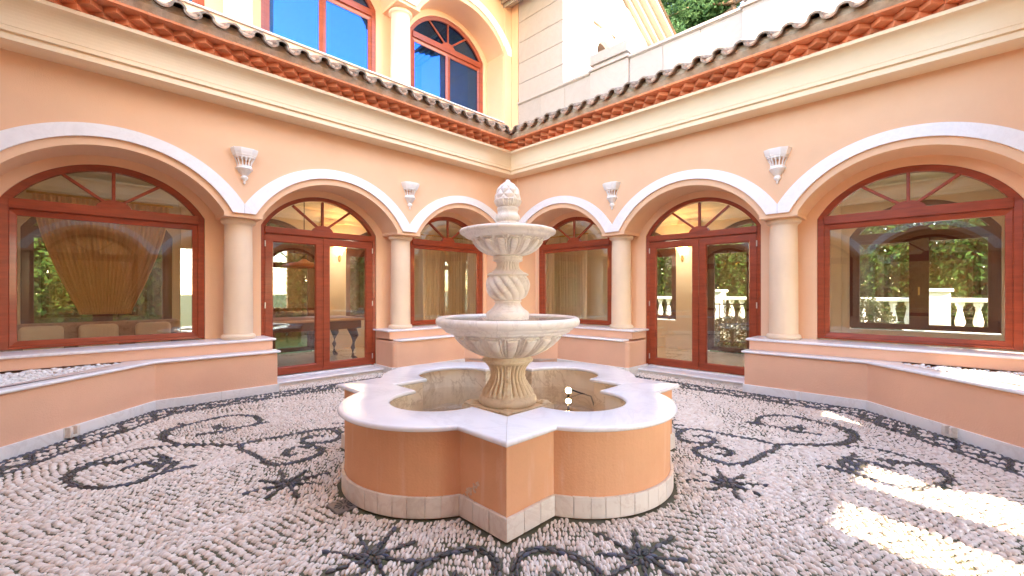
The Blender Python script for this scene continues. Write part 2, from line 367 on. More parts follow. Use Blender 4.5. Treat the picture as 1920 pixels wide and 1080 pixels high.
# make panes of door leaves children of the leaf: sash() gets a top-level parent, so the pane hangs on the leaf
CORN = [(0, 3.88), (.30, 3.88), (.30, 3.935), (.288, 3.94), (.288, 3.952), (.325, 3.957), (.325, 4.0), (.318, 4.006)] + \
    [(.325+.155*(1-cos(a)), 4.01+.235*sin(a)) for a in [pi/2*k/10 for k in range(11)]] + [(.505, 4.245), (.505, 4.285), (0, 4.285)]
def cornice(M, u1, dz=0, parent=None, prof=CORN, mt=CREAM, name='cornice', mitre_end=None):
    mb = MB(M); a = [(n if n > .001 else 0, n, z+dz) for n, z in prof]; b = [((mitre_end-n) if mitre_end else u1, n, z+dz) for n, z in prof]
    mb.grid([a, b], closed=True, cap=True); return mb.obj(name, mt, parent)

# shared small meshes -------------------------------------------------
def brick_mesh():
    mb = MB(); h = .0975; mb.column([(0, h), (-h, 0), (0, -h), (h, 0)], 0, .055); return mb.mesh('brick', BRICKM)
BRK = brick_mesh()
def flat_mesh():
    mb = MB(); mb.box((-.196, -.25, 0), (.196, 0, .026)); return mb.mesh('eave_tile', BRICKM)
FLT = flat_mesh()
def barrel(r0, r1, up, L=.86, th=.024, seg=12):
    mb = MB(); rows = []; sl = .40
    for yy, r in ((0, r0), (-.02, r0), (-L*.5, (r0+r1)/2), (-L, r1)):
        ring = []
        for k in range(seg+1):
            a = pi*k/seg; ring.append((r*cos(a), yy, up*r*sin(a)*.85-yy*sl))
        for k in range(seg, -1, -1):
            a = pi*k/seg; ring.append(((r-th)*cos(a), yy, up*(r*.85-th)*sin(a)-yy*sl))
        rows.append(ring)
    mb.grid(rows, closed=True, cap=True); return mb.mesh('roof_tile', TILEM, True, angle=40)
PANS = [barrel(.088, .072, -1), barrel(.084, .07, -1)]; COVS = [barrel(.078, .09, 1), barrel(.074, .088, 1)]
def eave(M, parent, u1, p=.0):
    r = ROT[M]
    def put(name, me, u, n, z, j=0.):
        o = link(name, me, parent, M(u, n, z), r + j)
        return o
    for row, (n, z, off) in enumerate(((.505, 4.287, .0), (.60, 4.343, .5))):
        k = 0
        while True:
            u = .535 + (k+off)*.195
            if u > u1: break
            put('brick', BRK, u, n-.0975+.03+random.uniform(-.006, .006), z, random.uniform(-.04, .04)); k += 1
    mb = MB(M); mb.grid([[(n, n, 4.286), (n, n, 4.40)] for n in (.40,)] + [[(u1, .40, 4.286), (u1, .40, 4.40)]]); mb.obj('mortar_back', BRICKM, parent, fix=False)
    k = 0
    while True:
        u = .69+.196+k*.396
        if u > u1: break
        o = put('eave_tile', FLT, u, .70+random.uniform(-.004, .004), 4.40+random.uniform(-.001, .002), random.uniform(-.008, .008)); k += 1
    mb = MB(M); mb.grid([[(n, n, z) for n, z in ((.40, 4.427), (.668, 4.427), (.695, 4.465), (.72, 4.50), (.69, 4.515), (.67, 4.61), (.40, 4.74))], [(u1, n, z) for n, z in ((.40, 4.427), (.668, 4.427), (.695, 4.465), (.72, 4.50), (.69, 4.515), (.67, 4.61), (.40, 4.74))]], closed=True, cap=True)
    mb.obj('mortar_bed', MORTAR, parent)
    k = 0
    while True:
        u = .765 + k*.2675
        if u > u1: break
        put('roof_tile', random.choice(PANS), u, .80+random.uniform(-.012, .012), 4.563+random.uniform(-.006, .006), random.uniform(-.03, .03))
        put('roof_tile', random.choice(COVS), u+.134, .785+random.uniform(-.012, .012), 4.563+random.uniform(-.006, .01), random.uniform(-.03, .03)); k += 1
    mb = MB(M); mb.grid([[(.66, .66, 4.52), (0, 0, 4.80)], [(u1, .66, 4.52), (u1, 0, 4.80)]]); mb.obj('roof_deck', MORTAR, parent, fix=False)

UMAX = 8.3
def wing(M, parent, front=True, upper=False, doors=True, roof=True):
    # arcade wall with three arches, peach band, soffit
    mb = MB(M); arch_wall(mb, -.54, -.012, 4.3, 2.487, ZS, RS, HALF, 0, UMAX, foot=2.43); mb.obj('arcade_wall', PEACH, parent, fix=False)
    mb = MB(M)                     # the wall skin in front of the recessed inner band
    arch_wall(mb, -.012, 0, 4.3, 2.487, ZC, RI+.004, 1.152, 0, UMAX, foot=2.484); mb.obj('wall_skin', PEACH, parent, fix=False)
    mb = MB(M); mb.box((0, -.545, 0), (.233, -.013, 2.43)); mb.box((0, -.5, .0), (.22, .02, 3.88)); mb.obj('corner_pilaster', PEACH, parent)
    for c in BAYS: archivolt(M, c, parent)
    # window wall behind
    mb = MB(M); arch_wall(mb, -.72, -.541, 3.4, ZW+RW*cos(math.asin(WH/RW)), ZW, RW, WH+.002, 0, UMAX, foot=0.0); mb.obj('window_wall', PEACH, parent, fix=False)
    mb = MB(M)
    for c in (BAYS[0], BAYS[2]): mb.box((c-WH-.002, -.719, 0), (c+WH+.002, -.545, .735))
    mb.obj('window_apron', PEACH, parent)
    for u in COLS: make_column(M, u, parent, .752, 2.43)
    window(M, BAYS[0], .765, 2.44, parent); window(M, BAYS[2], .765, 2.44, parent)
    if doors: door(M, BAYS[1], .10, 2.40, parent)
    cornice(M, UMAX, 0, parent)
    if roof: eave(M, parent, UMAX-.3)
    if upper:
        d = 4.09
        mb = MB(M); arch_wall(mb, -.54, -.012, 8.3, 2.487+d, ZS, RS, HALF, 0, UMAX, d, foot=2.43+d); mb.box((0, -.54, 4.3), (UMAX, -.0, 5.05)); mb.obj('storey_wall', PEACH, parent, fix=False)
        mb = MB(M); arch_wall(mb, -.012, 0, 8.3, 2.487+d, ZC, RI+.004, 1.152, 0, UMAX, d, foot=2.484+d); mb.obj('storey_skin', PEACH, parent, fix=False)
        mb = MB(M); mb.box((0, -.545, 5.04), (.233, -.013, 2.43+d)); mb.box((.004, -.5, 4.8), (.215, .02, 7.72)); mb.obj('storey_pilaster', PEACH, parent)
        for c in BAYS: archivolt(M, c, parent, d)
        mb = MB(M); arch_wall(mb, -.72, -.541, 8.3, ZW+RW*cos(math.asin(WH/RW))+d, ZW, RW, WH+.002, 0, UMAX, d, foot=4.4); mb.obj('storey_window_wall', PEACH, parent, fix=False)
        mb = MB(M); mb.box((.22, -.72, 5.062), (UMAX, .03, 5.087)); bevel(mb.obj('sill_band', TRIM, parent), .012, 2)
        for u in COLS: make_column(M, u, parent, 5.087, 2.43+d)
        for c in BAYS: window(M, c, 5.09, 2.40+d, parent, SKYGLASS, d, True)
        cornice(M, UMAX, 3.84, parent)
        mb = MB(M); mb.box((0, -.7, 8.128), (UMAX, 1.8, 8.22)); mb.obj('sky_shade_slab', CREAM, parent)  # out-of-view slab added to cut skylight on the upper wall

# ------------------------------------------------------------------ the setting: ground
mb = MB(); mb.poly([(-400, -400, -.12), (400, -400, -.12), (400, 400, -.12), (-400, 400, -.12)]); kind(mb.obj('ground', LAWN), 'structure')
wa = thing('arcaded_wing', 'two-storey peach wing with arched windows upstairs and tiled eave between the storeys', 'building', 'arcaded wings round the courtyard')
wing(MA, wa, upper=True)
wb = thing('arcaded_wing', 'single-storey peach wing with tiled eave below a stone parapet and glazed arches facing the garden', 'building', 'arcaded wings round the courtyard')
wing(MBm, wb)

# simplified opposite wings (they show in the glass)
def far_wing(M, label, sun_gap):
    p = thing('arcaded_wing', label, 'building', 'arcaded wings round the courtyard')
    mb = MB(M); arch_wall(mb, -.54, -.012, 4.3, 2.487, ZS, RS, HALF, 0, UMAX, foot=2.43); mb.obj('arcade_wall', PEACH, p, fix=False)
    mb = MB(M); arch_wall(mb, -.012, 0, 4.3, 2.487, ZC, RI+.004, 1.152, 0, UMAX, foot=2.484); mb.obj('wall_skin', PEACH, p, fix=False)
    for c in BAYS: archivolt(M, c, p)
    mb = MB(M)
    if sun_gap:  # doors and one pier left out so the sun passes through
        arch_wall(mb, -.72, -.541, 3.4, ZW+RW*cos(math.asin(WH/RW)), ZW, RW, WH+.002, 0, 2.2125, foot=0.0, centres=BAYS[:1]); arch_wall(mb, -.72, -.541, 3.4, ZW+RW*cos(math.asin(WH/RW)), ZW, RW, WH+.002, 4.80, UMAX, foot=0.0, centres=BAYS[2:])
        mb.box((2.2125, -.72, 2.9), (4.80, -.541, 3.4))
    else: arch_wall(mb, -.72, -.541, 3.4, ZW+RW*cos(math.asin(WH/RW)), ZW, RW, WH+.002, 0, UMAX, foot=0.0)
    for c in (BAYS[0], BAYS[2]): mb.box((c-WH-.002, -.719, 0), (c+WH+.002, -.545, .735))
    mb.obj('window_wall', PEACH, p, fix=False)
    for u in COLS: make_column(M, u, p, .752, 2.43)
    for c in BAYS:
        if c == BAYS[1] and sun_gap: continue
        window(M, c, .765 if c != BAYS[1] else .1, 2.44, p)
    cornice(M, UMAX, 0, p)
    mb = MB(M); mb.grid([[(n, n, z) for n, z in ((0, 4.287), (.7, 4.4), (.72, 4.52), (0, 4.8))], [(UMAX, n, z) for n, z in ((0, 4.287), (.7, 4.4), (.72, 4.52), (0, 4.8))]], closed=True); mb.obj('roof_eave', TILEM, p)
    mb = MB(M); mb.box((-.5, -.08, 0), (2.30, .13, .72)); mb.box((4.77, -.08, 0), (UMAX, .13, .72)); mb.obj('planter_bench', PLINTH, p)
    return p
wc = far_wing(MC, 'peach arcaded wing with its door bay left open to let the sun through', True)
wd = far_wing(MD, 'peach arcaded wing with closed glazed arches opposite the stone parapet', False)
# sunward wing: gallery roof, outer wall slotted to throw sun streaks, unseen sun-blocking wall added above
mb = MB(); yo = -LEN-3.35
xs = [-9, -4.93, -4.50, -4.10, -3.55, -2.3, -.75, 1.0]
for a, b in ((-9, -5.0), (-4.52, -4.14), (-3.50, -2.35), (-.6, 3.6)): mb.box((a, yo-.15, 0), (b, yo, 4.2))
for a, b in ((-5.0, -4.52), (-4.14, -3.50)): mb.box((a, yo-.149, 2.975), (b, yo-.001, 4.2))  # slots placed to let sun streaks onto the court floor
mb.box((-2.35, yo-.149, 3.29), (-.6, yo-.001, 4.2)); mb.box((-2.35, yo-.149, 0), (-.6, yo-.001, .8))
mb.box((-9, yo, 3.3), (3.6, -LEN-.73, 3.45)); mb.box((-9, yo, 4.2), (3.6, -LEN-.02, 4.4))
mb.obj('garden_front', PEACH, wc)
mb = MB(); P = [(-11, 4.4), (2.4, 4.4), (1.2, 4.6), (0, 4.75), (-1.36, 7.62), (-1.38, 8.3), (-1.44, 9.1), (-1.55, 9.55), (-1.68, 9.7), (-1.955, 9.7), (-1.955, 13.6), (-11, 13.6)]
mb.prism(P, -LEN-.9, -LEN-.6); mb.obj('sun_blocker_wall', PEACH, wc)  # unseen wall, outline stepped to cast shadow on parapet, tower side and court
mb = MB(); mb.box((-LEN-4.0, -12, 4.2), (-LEN-.02, 3, 4.4)); mb.box((-LEN-3.6, -11, 0), (-LEN-3.4, 3, 4.3)); mb.obj('garden_front', PEACH, wd)

# ------------------------------------------------------------------ rooms behind the two glazed wings
ro = kind(link('garden_rooms', None), 'structure')
OUT = 3.35
def outer_wall(M, first):
    mb = MB(M); arch_wall(mb, -OUT-.2, -OUT, 4.25, ZW+RW*cos(math.asin(WH/RW)), ZW, RW, WH+.002, -OUT, UMAX, foot=.0, centres=BAYS)
    for c in (BAYS[0], BAYS[2]): mb.box((c-WH-.002, -OUT-.199, 0), (c+WH+.002, -OUT-.001, .735))
    mb.obj('wall', ROOMW, ro, fix=False)
    for c in BAYS:
        zb = .765 if c != BAYS[1] else .1
        Mo = lambda u, n, z: M(u, n-(OUT-.5), z)
        mb = frame_mesh(Mo, c, zb, 2.44, 0, .09, .10); mb.box((c-.075, -.66, zb), (c+.075, -.57, 2.36)); o = mb.obj('window', WOODD, ro)
        fan(Mo, c, 2.44, o, WOODD, GLASS)
        for a, b in ((c-WH+.09, c-.075), (c+.075, c+WH-.09)):
            mb = MB(Mo); O = [(a, zb), (b, zb), (b, 2.33), (a, 2.33)]; st = .05; I = [(a+st, zb+st+.04), (b-st, zb+st+.04), (b-st, 2.33-st), (a+st, 2.33-st)]
            mb.grid([[(p, -.64, q) for p, q in O], [(p, -.58, q) for p, q in O], [(p, -.58, q) for p, q in I], [(p, -.64, q) for p, q in I]], closed=True); mb.obj('sash', WOODD, o)
            mb = MB(Mo); mb.box((a+st, -.612, zb+st+.04), (b-st, -.606, 2.33-st)); mb.obj('pane', GLASS, o)
        mb = MB(Mo); mb.box((c-.012, -.57, 1.36), (c+.012, -.55, 1.5)); mb.box((c-.01, -.55, 1.44), (c+.012, -.52, 1.46)); mb.box((c-.01, -.535, 1.36), (c+.012, -.52, 1.44)); mb.obj('handle', BRASS, o)
    for u in COLS:
        mb = MB(M); mb.box((u-.24, -OUT+.003, .08), (u+.24, -OUT+.07, 3.2)); mb.box((u-.27, -OUT+.003, .08), (u+.27, -OUT+.09, .3)); mb.box((u-.27, -OUT+.003, 3.0), (u+.27, -OUT+.1, 3.08)); mb.obj('pilaster', ROOMW, ro)
outer_wall(MA, True); outer_wall(MBm, False)
for M in (MA, MBm):
    mb = MB(M); lo = -OUT if M is MA else .72
    mb.box((lo, -OUT, 3.25), (UMAX+.5, -.545, 3.40)); mb.obj('ceiling', ROOMC, ro)
    mb = MB(M); mb.box((lo, -OUT, -.02), (UMAX+.5, -.72, .08)); mb.obj('floor', ROOMF, ro)
    mb = MB(M); mb.grid([[(-OUT, -OUT+.001+n, z), (UMAX, -OUT+.001+n, z)] for n, z in ((0, 3.02), (.05, 3.03), (.07, 3.1), (.16, 3.2), (.18, 3.248))]); mb.obj('ceiling_moulding', ROOMC, ro, fix=False)
    mb = MB(M); mb.box((UMAX, -OUT, 0), (UMAX+.2, -.73, 3.3)); mb.obj('wall', ROOMW, ro)
    mb = MB(M); mb.box((-OUT if M is MA else .001, -OUT, 4.35), (UMAX, -.73, 4.5)); mb.obj('roof_slab', MORTAR, ro)
mb = MB(MA); mb.box((-.0, -OUT-.3, 4.5), (UMAX, -OUT-.1, 8.3)); mb.box((-.1, -OUT-.3, 8.2), (UMAX, -.73, 8.35)); mb.box((0.02, -OUT, 4.5), (.1, -.73, 8.3)); mb.obj('wall', ROOMW, ro)

# ------------------------------------------------------------------ stone parapet, tower on the single-storey wing
def panel_obj(M, u0, u1, z0, z1, n0, n1, parent, j=.003):
    mb = MB(M); mb.box((u0+j, n0, z0+j), (u1-j, n1, z1-j)); return bevel(mb.obj('stone_panel', STONE, parent), .003, 1)
pp = thing('parapet_wall', 'pale stone parapet with square piers above the tiled eave of the single-storey wing', 'wall')
mb = MB(MBm); mb.box((.0, -.30, 4.4), (.218, -.001, 7.7)); mb.obj('corner_strip', PEACH, pp)
mb = MB(MBm); mb.box((.225, -.30, 4.4), (9.5, -.012, 5.455)); mb.obj('core', STONEBACK, pp)
piers = [(2.12, 2.90), (4.72, 5.50), (7.3, 8.08)]
u = .225; edges = [.225]
for a, b in piers + [(9.5, 9.5)]:
    n = max(1, round((a-edges[-1])/.62)); s0 = edges[-1]
    for k in range(n): panel_obj(MBm, s0+(a-s0)*k/n, s0+(a-s0)*(k+1)/n, 4.7, 5.46, -.012, 0, pp)
    mb = MB(MBm); mb.box((s0 if s0 > .3 else .22, -.34, 5.46), (a, .035, 5.51)); mb.box((s0 if s0 > .3 else .221, -.33, 5.445), (a, .018, 5.46)); bevel(mb.obj('coping', STONE, pp), .01, 2)
    if b > a:
        mb = MB(MBm); mb.box((a+.003, -.31, 4.9), (b-.003, .055, 5.46)); bevel(mb.obj('pier', STONE, pp), .004, 1)
        mb = MB(MBm); mb.box((a-.012, -.35, 4.55), (b+.012, .075, 5.02)); bevel(mb.obj('pier_base', STONE, pp), .006, 1)
        mb = MB(MBm); mb.box((a-.02, -.36, 5.46), (b+.02, .09, 5.51)); bevel(mb.obj('coping', STONE, pp), .01, 2)
        mb = MB(MBm); mb.box((a+.05, -.30, 5.51), (b-.05, .03, 5.575)); mb.box((a+.0, -.345, 5.575), (b-.0, .075, 5.765)); mb.box((a+.03, -.315, 5.765), (b-.03, .045, 5.785)); bevel(mb.obj('pier_cap', STONE, pp), .008, 2)
    edges.append(b)
tw = thing('stone_tower', 'gabled tower clad in pale stone courses with a small arched niche beyond the inner corner', 'building')
TY, TX = -1.44, 3.42
mb = MB()
for P in ([(.045, TY+.05), (1.16, TY+.05), (1.16, 4), (.045, 4)], [(1.84, TY+.05), (TX-.02, TY+.05), (TX-.02, 4), (1.84, 4)]): mb.column(P, 4.5, 7.0)
mb.column([(.045, TY+.05), (TX-.02, TY+.05), (TX-.02, 4), (.045, 4)], 7.0, 7.5); mb.box((1.16, TY+2.45, 4.5), (1.84, 4, 7.0))
P = [(.03, 7.5), (TX-.02, 7.5), (1.72, 8.42)]; mb.prism(P, TY+.051, 4); mb.obj('core', STONEBACK, tw)
CH = .442
for k in range(7):
    z0 = 5.0+k*CH+.02
    mb = MB(); mb.box((.006, TY-.0, z0+.004), (.046, -.23, z0+CH-.004)); bevel(mb.obj('stone_panel', STONE, tw), .003, 1)
    off = .35*(k % 2); e = [.034]+[x for x in (.65+off, 1.3+off, 1.95+off, 2.6+off) if x < TX-.2]+[TX-.02]
    for a, b in zip(e, e[1:]):
        lo, hi = 1.05, 1.95
        if z0+CH > 5.2 and z0 < 7.12 and b > lo and a < hi:      # leave the niche free
            for x0, x1 in ((a, lo), (hi, b)):
                if x1-x0 > .05: mb = MB(); mb.box((x0+.003, TY-.004, z0+.005), (x1-.003, TY+.052, z0+CH-.005)); bevel(mb.obj('stone_panel', STONE, tw), .003, 1)
        else:
            mb = MB(); mb.box((a+.003, TY-.004, z0+.005), (b-.003, TY+.052, z0+CH-.005)); bevel(mb.obj('stone_panel', STONE, tw), .003, 1)
mb = MB(); mb.prism([(.034, 8.10), (TX-.02, 8.10), (TX-.02, 7.62), (1.72, 8.47), (.034, 7.62)][:0]+[(.034, 7.5), (1.72, 8.50), (TX-.02, 7.5)], TY-.003, TY+.0195); mb.obj('gable_panel', STONE, tw)
# niche surround
def ring_prism(mb, c, zc, r0, r1, zb, n0, n1, seg=24):
    O = [(c-r1, zb)]+[(c-r1*cos(pi*k/seg), zc+r1*sin(pi*k/seg)) for k in range(seg+1)]+[(c+r1, zb)]
    I = [(c-r0, zb)]+[(c-r0*cos(pi*k/seg), zc+r0*sin(pi*k/seg)) for k in range(seg+1)]+[(c+r0, zb)]
    mb.grid([[(a, n0, b), (a, n1, b), (c_, n1, d), (c_, n0, d)] for (a, b), (c_, d) in zip(O, I)], closed=True, cap=True)
mb = MB(); ring_prism(mb, 1.5, 6.60, .40, .56, 5.1, TY+.02, TY-.05); ring_prism(mb, 1.5, 6.60, .335, .402, 5.1, TY+.10, TY-.02); mb.obj('niche_surround', TRIM, tw)
NICHE_SHADE = mat('niche_shade_tone', (.26, .20, .165), .9)  # shade of the recess put into a dark base colour
mb = MB(); ring_prism(mb, 1.5, 6.60, .33, .402, 5.1, TY+2.4, TY+.101); mb.obj('niche_lining', NICHE_SHADE, tw)
mb = MB(); 
Pn = [(1.5-.41*cos(pi*k/20), 6.60+.41*sin(pi*k/20)) for k in range(21)]
for (ua, za), (ub, zb) in zip(Pn, Pn[1:]): mb.poly([(ua, TY-.002, za), (ub, TY-.002, zb), (ub, TY-.002, 7.15), (ua, TY-.002, 7.15)])
for x0, x1 in ((1.053, 1.09), (1.91, 1.947)): mb.poly([(x0, TY-.002, 5.1), (x1, TY-.002, 5.1), (x1, TY-.002, 7.15), (x0, TY-.002, 7.15)])
mb.obj('niche_head', STONE, tw, fix=False)
mb = MB(); mb.box((1.16, TY+2.40, 5.1), (1.84, TY+2.44, 7.0)); mb.obj('niche_back', NICHE_SHADE, tw)
# raking cornice in stepped mouldings
ax = (1.72, 8.52); en = (3.62, 7.57)
steps = [(.10, .10, 0), (.22, .09, .10), (.36, .10, .19), (.52, .06, .29)]
rc = MB()
for sgn in (1, -1):
    for pj, th, up in steps:
        f = lambda x, z: (ax[0]+sgn*(x-ax[0]), z)
        ex = en[0]+pj*.55
        sl = (en[1]-ax[1])/(en[0]-ax[0])
        P = [f(ax[0], ax[1]+up), f(ex, ax[1]+up+sl*(ex-ax[0])), f(ex, ax[1]+up+th+sl*(ex-ax[0])), f(ax[0], ax[1]+up+th)]
        rc.prism(P if sgn > 0 else P[::-1], TY-pj, 4)
TCR = mat('tower_moulding', (.42, .35, .295), .8, .06, 2)
rc.obj('raking_cornice', TCR, tw)
mb = MB()
for pj, th, up in steps: mb.box((TX-.02, TY-.02, 7.55+up*.9-.3), (TX+pj*.8, 4, 7.55+up*.9+th-.3))
mb.obj('side_cornice', TCR, tw)
mb = MB(); mb.grid([[(x, TY-.55, 8.9+.06-.5*abs(x-1.72)), (x, 4, 8.9+.06-.5*abs(x-1.72))] for x in (-.3, 1.72, 4.0)]); mb.obj('roof', TILEM, tw, fix=False)

# ------------------------------------------------------------------ planters: masonry benches along the walls
def offset_poly(P, d):
    """P: counter-clockwise (u,n) list, offset inward by d (open-ended safe for convex-ish shapes)"""
    k = len(P); out = []
    A = sum(P[i][0]*P[(i+1) % k][1]-P[(i+1) % k][0]*P[i][1] for i in range(k)); sg = 1 if A > 0 else -1
    for i in range(k):
        a, b, c = Vector(P[i-1]), Vector(P[i]), Vector(P[(i+1) % k])
        e1 = (b-a).normalized(); e2 = (c-b).normalized(); n1 = Vector((-e1.y, e1.x))*sg; n2 = Vector((-e2.y, e2.x))*sg
        m = n1+n2; m /= max(.2, 1+n1.dot(n2)); out.append(tuple(b+m*d))
    return out
def slab(P, z0, z1, M, r=.014):
    mb = MB(M); h = z1-z0; rr = min(h/2, r*1.2)
    rows = []
    for k in range(7):
        a = -pi/2+pi*k/6; rows.append((rr-rr*cos(a), z0+h/2+(h/2)*sin(a)))
    mb.grid([[(u, n, z) for u, n in offset_poly(P, d)] for d, z in rows], closed=True, cap=True); return mb
def skirting(chain, M, parent, h=.12, th=.02, step=.9):
    for a, b in zip(chain, chain[1:]):
        L = sqrt((b[0]-a[0])**2+(b[1]-a[1])**2); n = max(1, round(L/step)); e = Vector((b[0]-a[0], b[1]-a[1]))/L; nr = Vector((-e.y, e.x))
        for k in range(n):
            p = Vector(a)+e*(L*k/n+(.0015 if k else 0)); q = Vector(a)+e*(L*(k+1)/n-(.0015 if k < n-1 else 0))
            mi = nr*th
            mb = MB(M); mb.column([tuple(p), tuple(q), tuple(q+mi), tuple(p+mi)], 0, h); bevel(mb.obj('skirting_tile', SKIRTW, parent), .003, 1)
def pebble_arrays(pos, ang, L, W, Hh, tilt, seg=8):
    """low half-ellipsoids; returns verts (n,k,3), faces template"""
    n = len(pos); lv = [(.0, 1.)]; rings = [(.55, .84), (.88, .48), (1.0, .05), (.9, -.35)]
    if seg <= 6: rings = [(.62, .74), (1.0, -.1)]
    tv = [(0, 0, 1)]
    for r, z in rings:
        for k in range(seg): tv.append((r*cos(2*pi*k/seg), r*sin(2*pi*k/seg), z))
    tv = np.array(tv); tf = [[0, 1+k, 1+(k+1) % seg] for k in range(seg)]; q = []
    for j in range(len(rings)-1):
        b = 1+j*seg
        for k in range(seg): q.append([b+k, b+seg+k, b+seg+(k+1) % seg, b+(k+1) % seg])
    P = tv[None]*np.stack([L, W, Hh], 1)[:, None, :]
    P[..., 2] += P[..., 0]*tilt[:, None]
    c, s = np.cos(ang)[:, None], np.sin(ang)[:, None]
    X = P[..., 0]*c-P[..., 1]*s+pos[:, 0:1]; Y = P[..., 0]*s+P[..., 1]*c+pos[:, 1:2]; Z = P[..., 2]+pos[:, 2:3]
    return np.stack([X, Y, Z], 2), tf, q
def mass_mesh(name, pos, ang, L, W, Hh, tilt, tone, m, seg=8):
    V, tf, q = pebble_arrays(pos, ang, L, W, Hh, tilt, seg); n, k = V.shape[:2]
    me = bpy.data.meshes.new(name); me.vertices.add(n*k); me.vertices.foreach_set('co', V.reshape(-1).astype(np.float32))
    off = (np.arange(n)*k)[:, None, None]
    T = (np.array(tf)[None]+off).reshape(-1); Q = (np.array(q)[None]+off).reshape(-1)
    idx = np.concatenate([T, Q]); me.loops.add(len(idx)); me.loops.foreach_set('vertex_index', idx.astype(np.int32))
    nt_, nq = n*len(tf), n*len(q); ls = np.concatenate([np.arange(nt_)*3, nt_*3+np.arange(nq)*4])
    me.polygons.add(nt_+nq); me.polygons.foreach_set('loop_start', ls.astype(np.int32))
    me.polygons.foreach_set('use_smooth', np.ones(nt_+nq, bool)); me.update(calc_edges=True)
    a = me.attributes.new('tone', 'FLOAT', 'POINT'); a.data.foreach_set('value', np.repeat(tone, k).astype(np.float32))
    me.materials.append(m); return me
def stone_meshes(name, m, count=6):
    out = []
    for i in range(count):
        V, tf, q = pebble_arrays(np.zeros((1, 3)), np.zeros(1), np.ones(1), np.ones(1), np.ones(1), np.zeros(1), 12)
        v = V[0]; v = v*(1+.07*np.sin(v[:, [1, 2, 0]]*3+i*1.7)); me = bpy.data.meshes.new(name); me.from_pydata(v.tolist(), [], tf+q)
        me.polygons.foreach_set('use_smooth', [True]*len(me.polygons)); me.materials.append(m); out.append(me)
    return out
def lay(name_one, name_mass, parent, pos, ang, L, W, Hh, tilt, tone, m1, mm, n_one=300, seg=8, order=None):
    """the pebbles that show largest become objects, the rest one mass"""
    d = (pos[:, 0]+6.8+pos[:, 1]+6.8)/sqrt(2); lat = (pos[:, 0]-pos[:, 1])/sqrt(2)
    vis = (np.abs(lat/np.maximum(d, .01)) < 1.15) & ((1.4-pos[:, 2])*820/np.maximum(d, .01) < 528) & (d > .5)
    o = np.argsort(np.where(vis, d, 99)); one = o[:min(n_one, int(vis.sum()))]; rest = np.setdiff1d(np.arange(len(pos)), one)
    ms = stone_meshes(name_one, m1)
    for i in one:
        b = link(name_one, ms[i % len(ms)], parent, tuple(pos[i]))
        b.scale = (L[i], W[i], Hh[i]); b.rotation_euler = (0, -math.atan(tilt[i]), ang[i])
    near = vis[rest] & (d[rest] < 3.3)
    for sub, sg_ in ((rest[near], seg), (rest[~near], 6)):
        if len(sub):
            me = mass_mesh(name_mass, pos[sub], ang[sub], L[sub], W[sub], Hh[sub], tilt[sub], tone[sub], mm, sg_)
            kind(link(name_mass, me, parent), 'stuff')

def planter(M, parent, outline, ledge, sills, chain, soil=None, top=.555):
    mb = MB(M); mb.column(outline, 0, .556); bevel(mb.obj('plinth', PLINTH, parent), .012, 2)
    for P in ledge: slab(P, .557, .592, M).obj('ledge_slab', MARBLE, parent, True, 50)
    for P, R in sills:
        mb = MB(M); mb.column(R, .592, .716); mb.obj('riser', PLINTH, parent)
        slab(P, .716, .752, M).obj('sill_slab', MARBLE, parent, True, 50)
    skirting(chain, M, parent)
U0, KU, KN = 4.77, 6.12, 1.65
def side_planter(M, label):
    p = thing('planter', label, 'planter', 'masonry planters along the courtyard walls')
    out = [(U0, -.5), (U0, .13), (KU, .13), (KU+1.52, KN), (8.3, KN), (8.3, -.5)]
    # ledge strip following the chamfer, pebbles behind it
    led = [[(U0-.03, -.06), (U0-.03, .165), (KU-.012, .165), (KU+1.52, KN+.05), (KU+1.90, KN+.05), (KU+.25, -.0), (6.75, -.0+.0), (6.62, -.06)][:5]+[(KU+1.80, KN+.05), (KU+.42, .22), (KU+.30, .06), (KU+.30, -.06)]]
    sil = [([(U0-.03, -.565), (U0-.03, -.03), (UMAX, -.03), (UMAX, -.565)], [(U0+.01, -.52), (U0+.01, -.06), (UMAX, -.06), (UMAX, -.52)])]
    planter(M, p, out, led, sil, [(U0, -.5), (U0, .13), (KU, .13), (KU+1.52, KN)] if M is MA else [(U0, -.5), (U0, .13), (KU, .13), (KU+1.52, KN)])
    # white pebbles
    pts = []
    while len(pts) < 1500:
        u, n = random.uniform(6.3, 8.0), random.uniform(-.05, 1.6)
        if n < (u-KU)-.22 and n > -.055 and u > KU+.31: pts.append((u, n, .556+random.uniform(0, .022)))
    pos = np.array([M(*q) for q in pts]); k = len(pos); s = rng.uniform(.016, .03, k)
    lay('white_pebble', 'white_pebbles', p, pos, rng.uniform(0, 6.28, k), s, s*rng.uniform(.65, .95, k), s*.62, rng.uniform(-.3, .3, k), rng.random(k), WPEB, WPEBM, 300)
    # little drain spout in the skirting
    q = .72; c = (KU+q*1.0, .13+q*1.0); e = Vector((1, 1)).normalized(); nn = Vector((-1, 1)).normalized()
    mb = MB(M)
    for s0, s1, z0, z1 in ((-.05, -.018, .05, .125), (.018, .05, .05, .125), (-.05, .05, .028, .05)):
        a = Vector(c)+e*s0; b = Vector(c)+e*s1; mb.column([tuple(a+nn*.015), tuple(b+nn*.015), tuple(b+nn*.075), tuple(a+nn*.075)], z0, z1)
    bevel(mb.obj('drain_spout', SKIRT, p), .004, 1)
    mb = MB(M); mb.box((U0-.001, -.52, .0), (U0+.01, -.50, .1)); return p
side_planter(MA, 'low planter bench with white pebbles under the window with the gathered gold curtain')
side_planter(MBm, 'low planter bench with partly sunlit white pebbles under the window facing the balustrade')
pc = thing('planter', 'low corner planter bench behind the fountain, its front cut across the corner', 'planter', 'masonry planters along the courtyard walls')
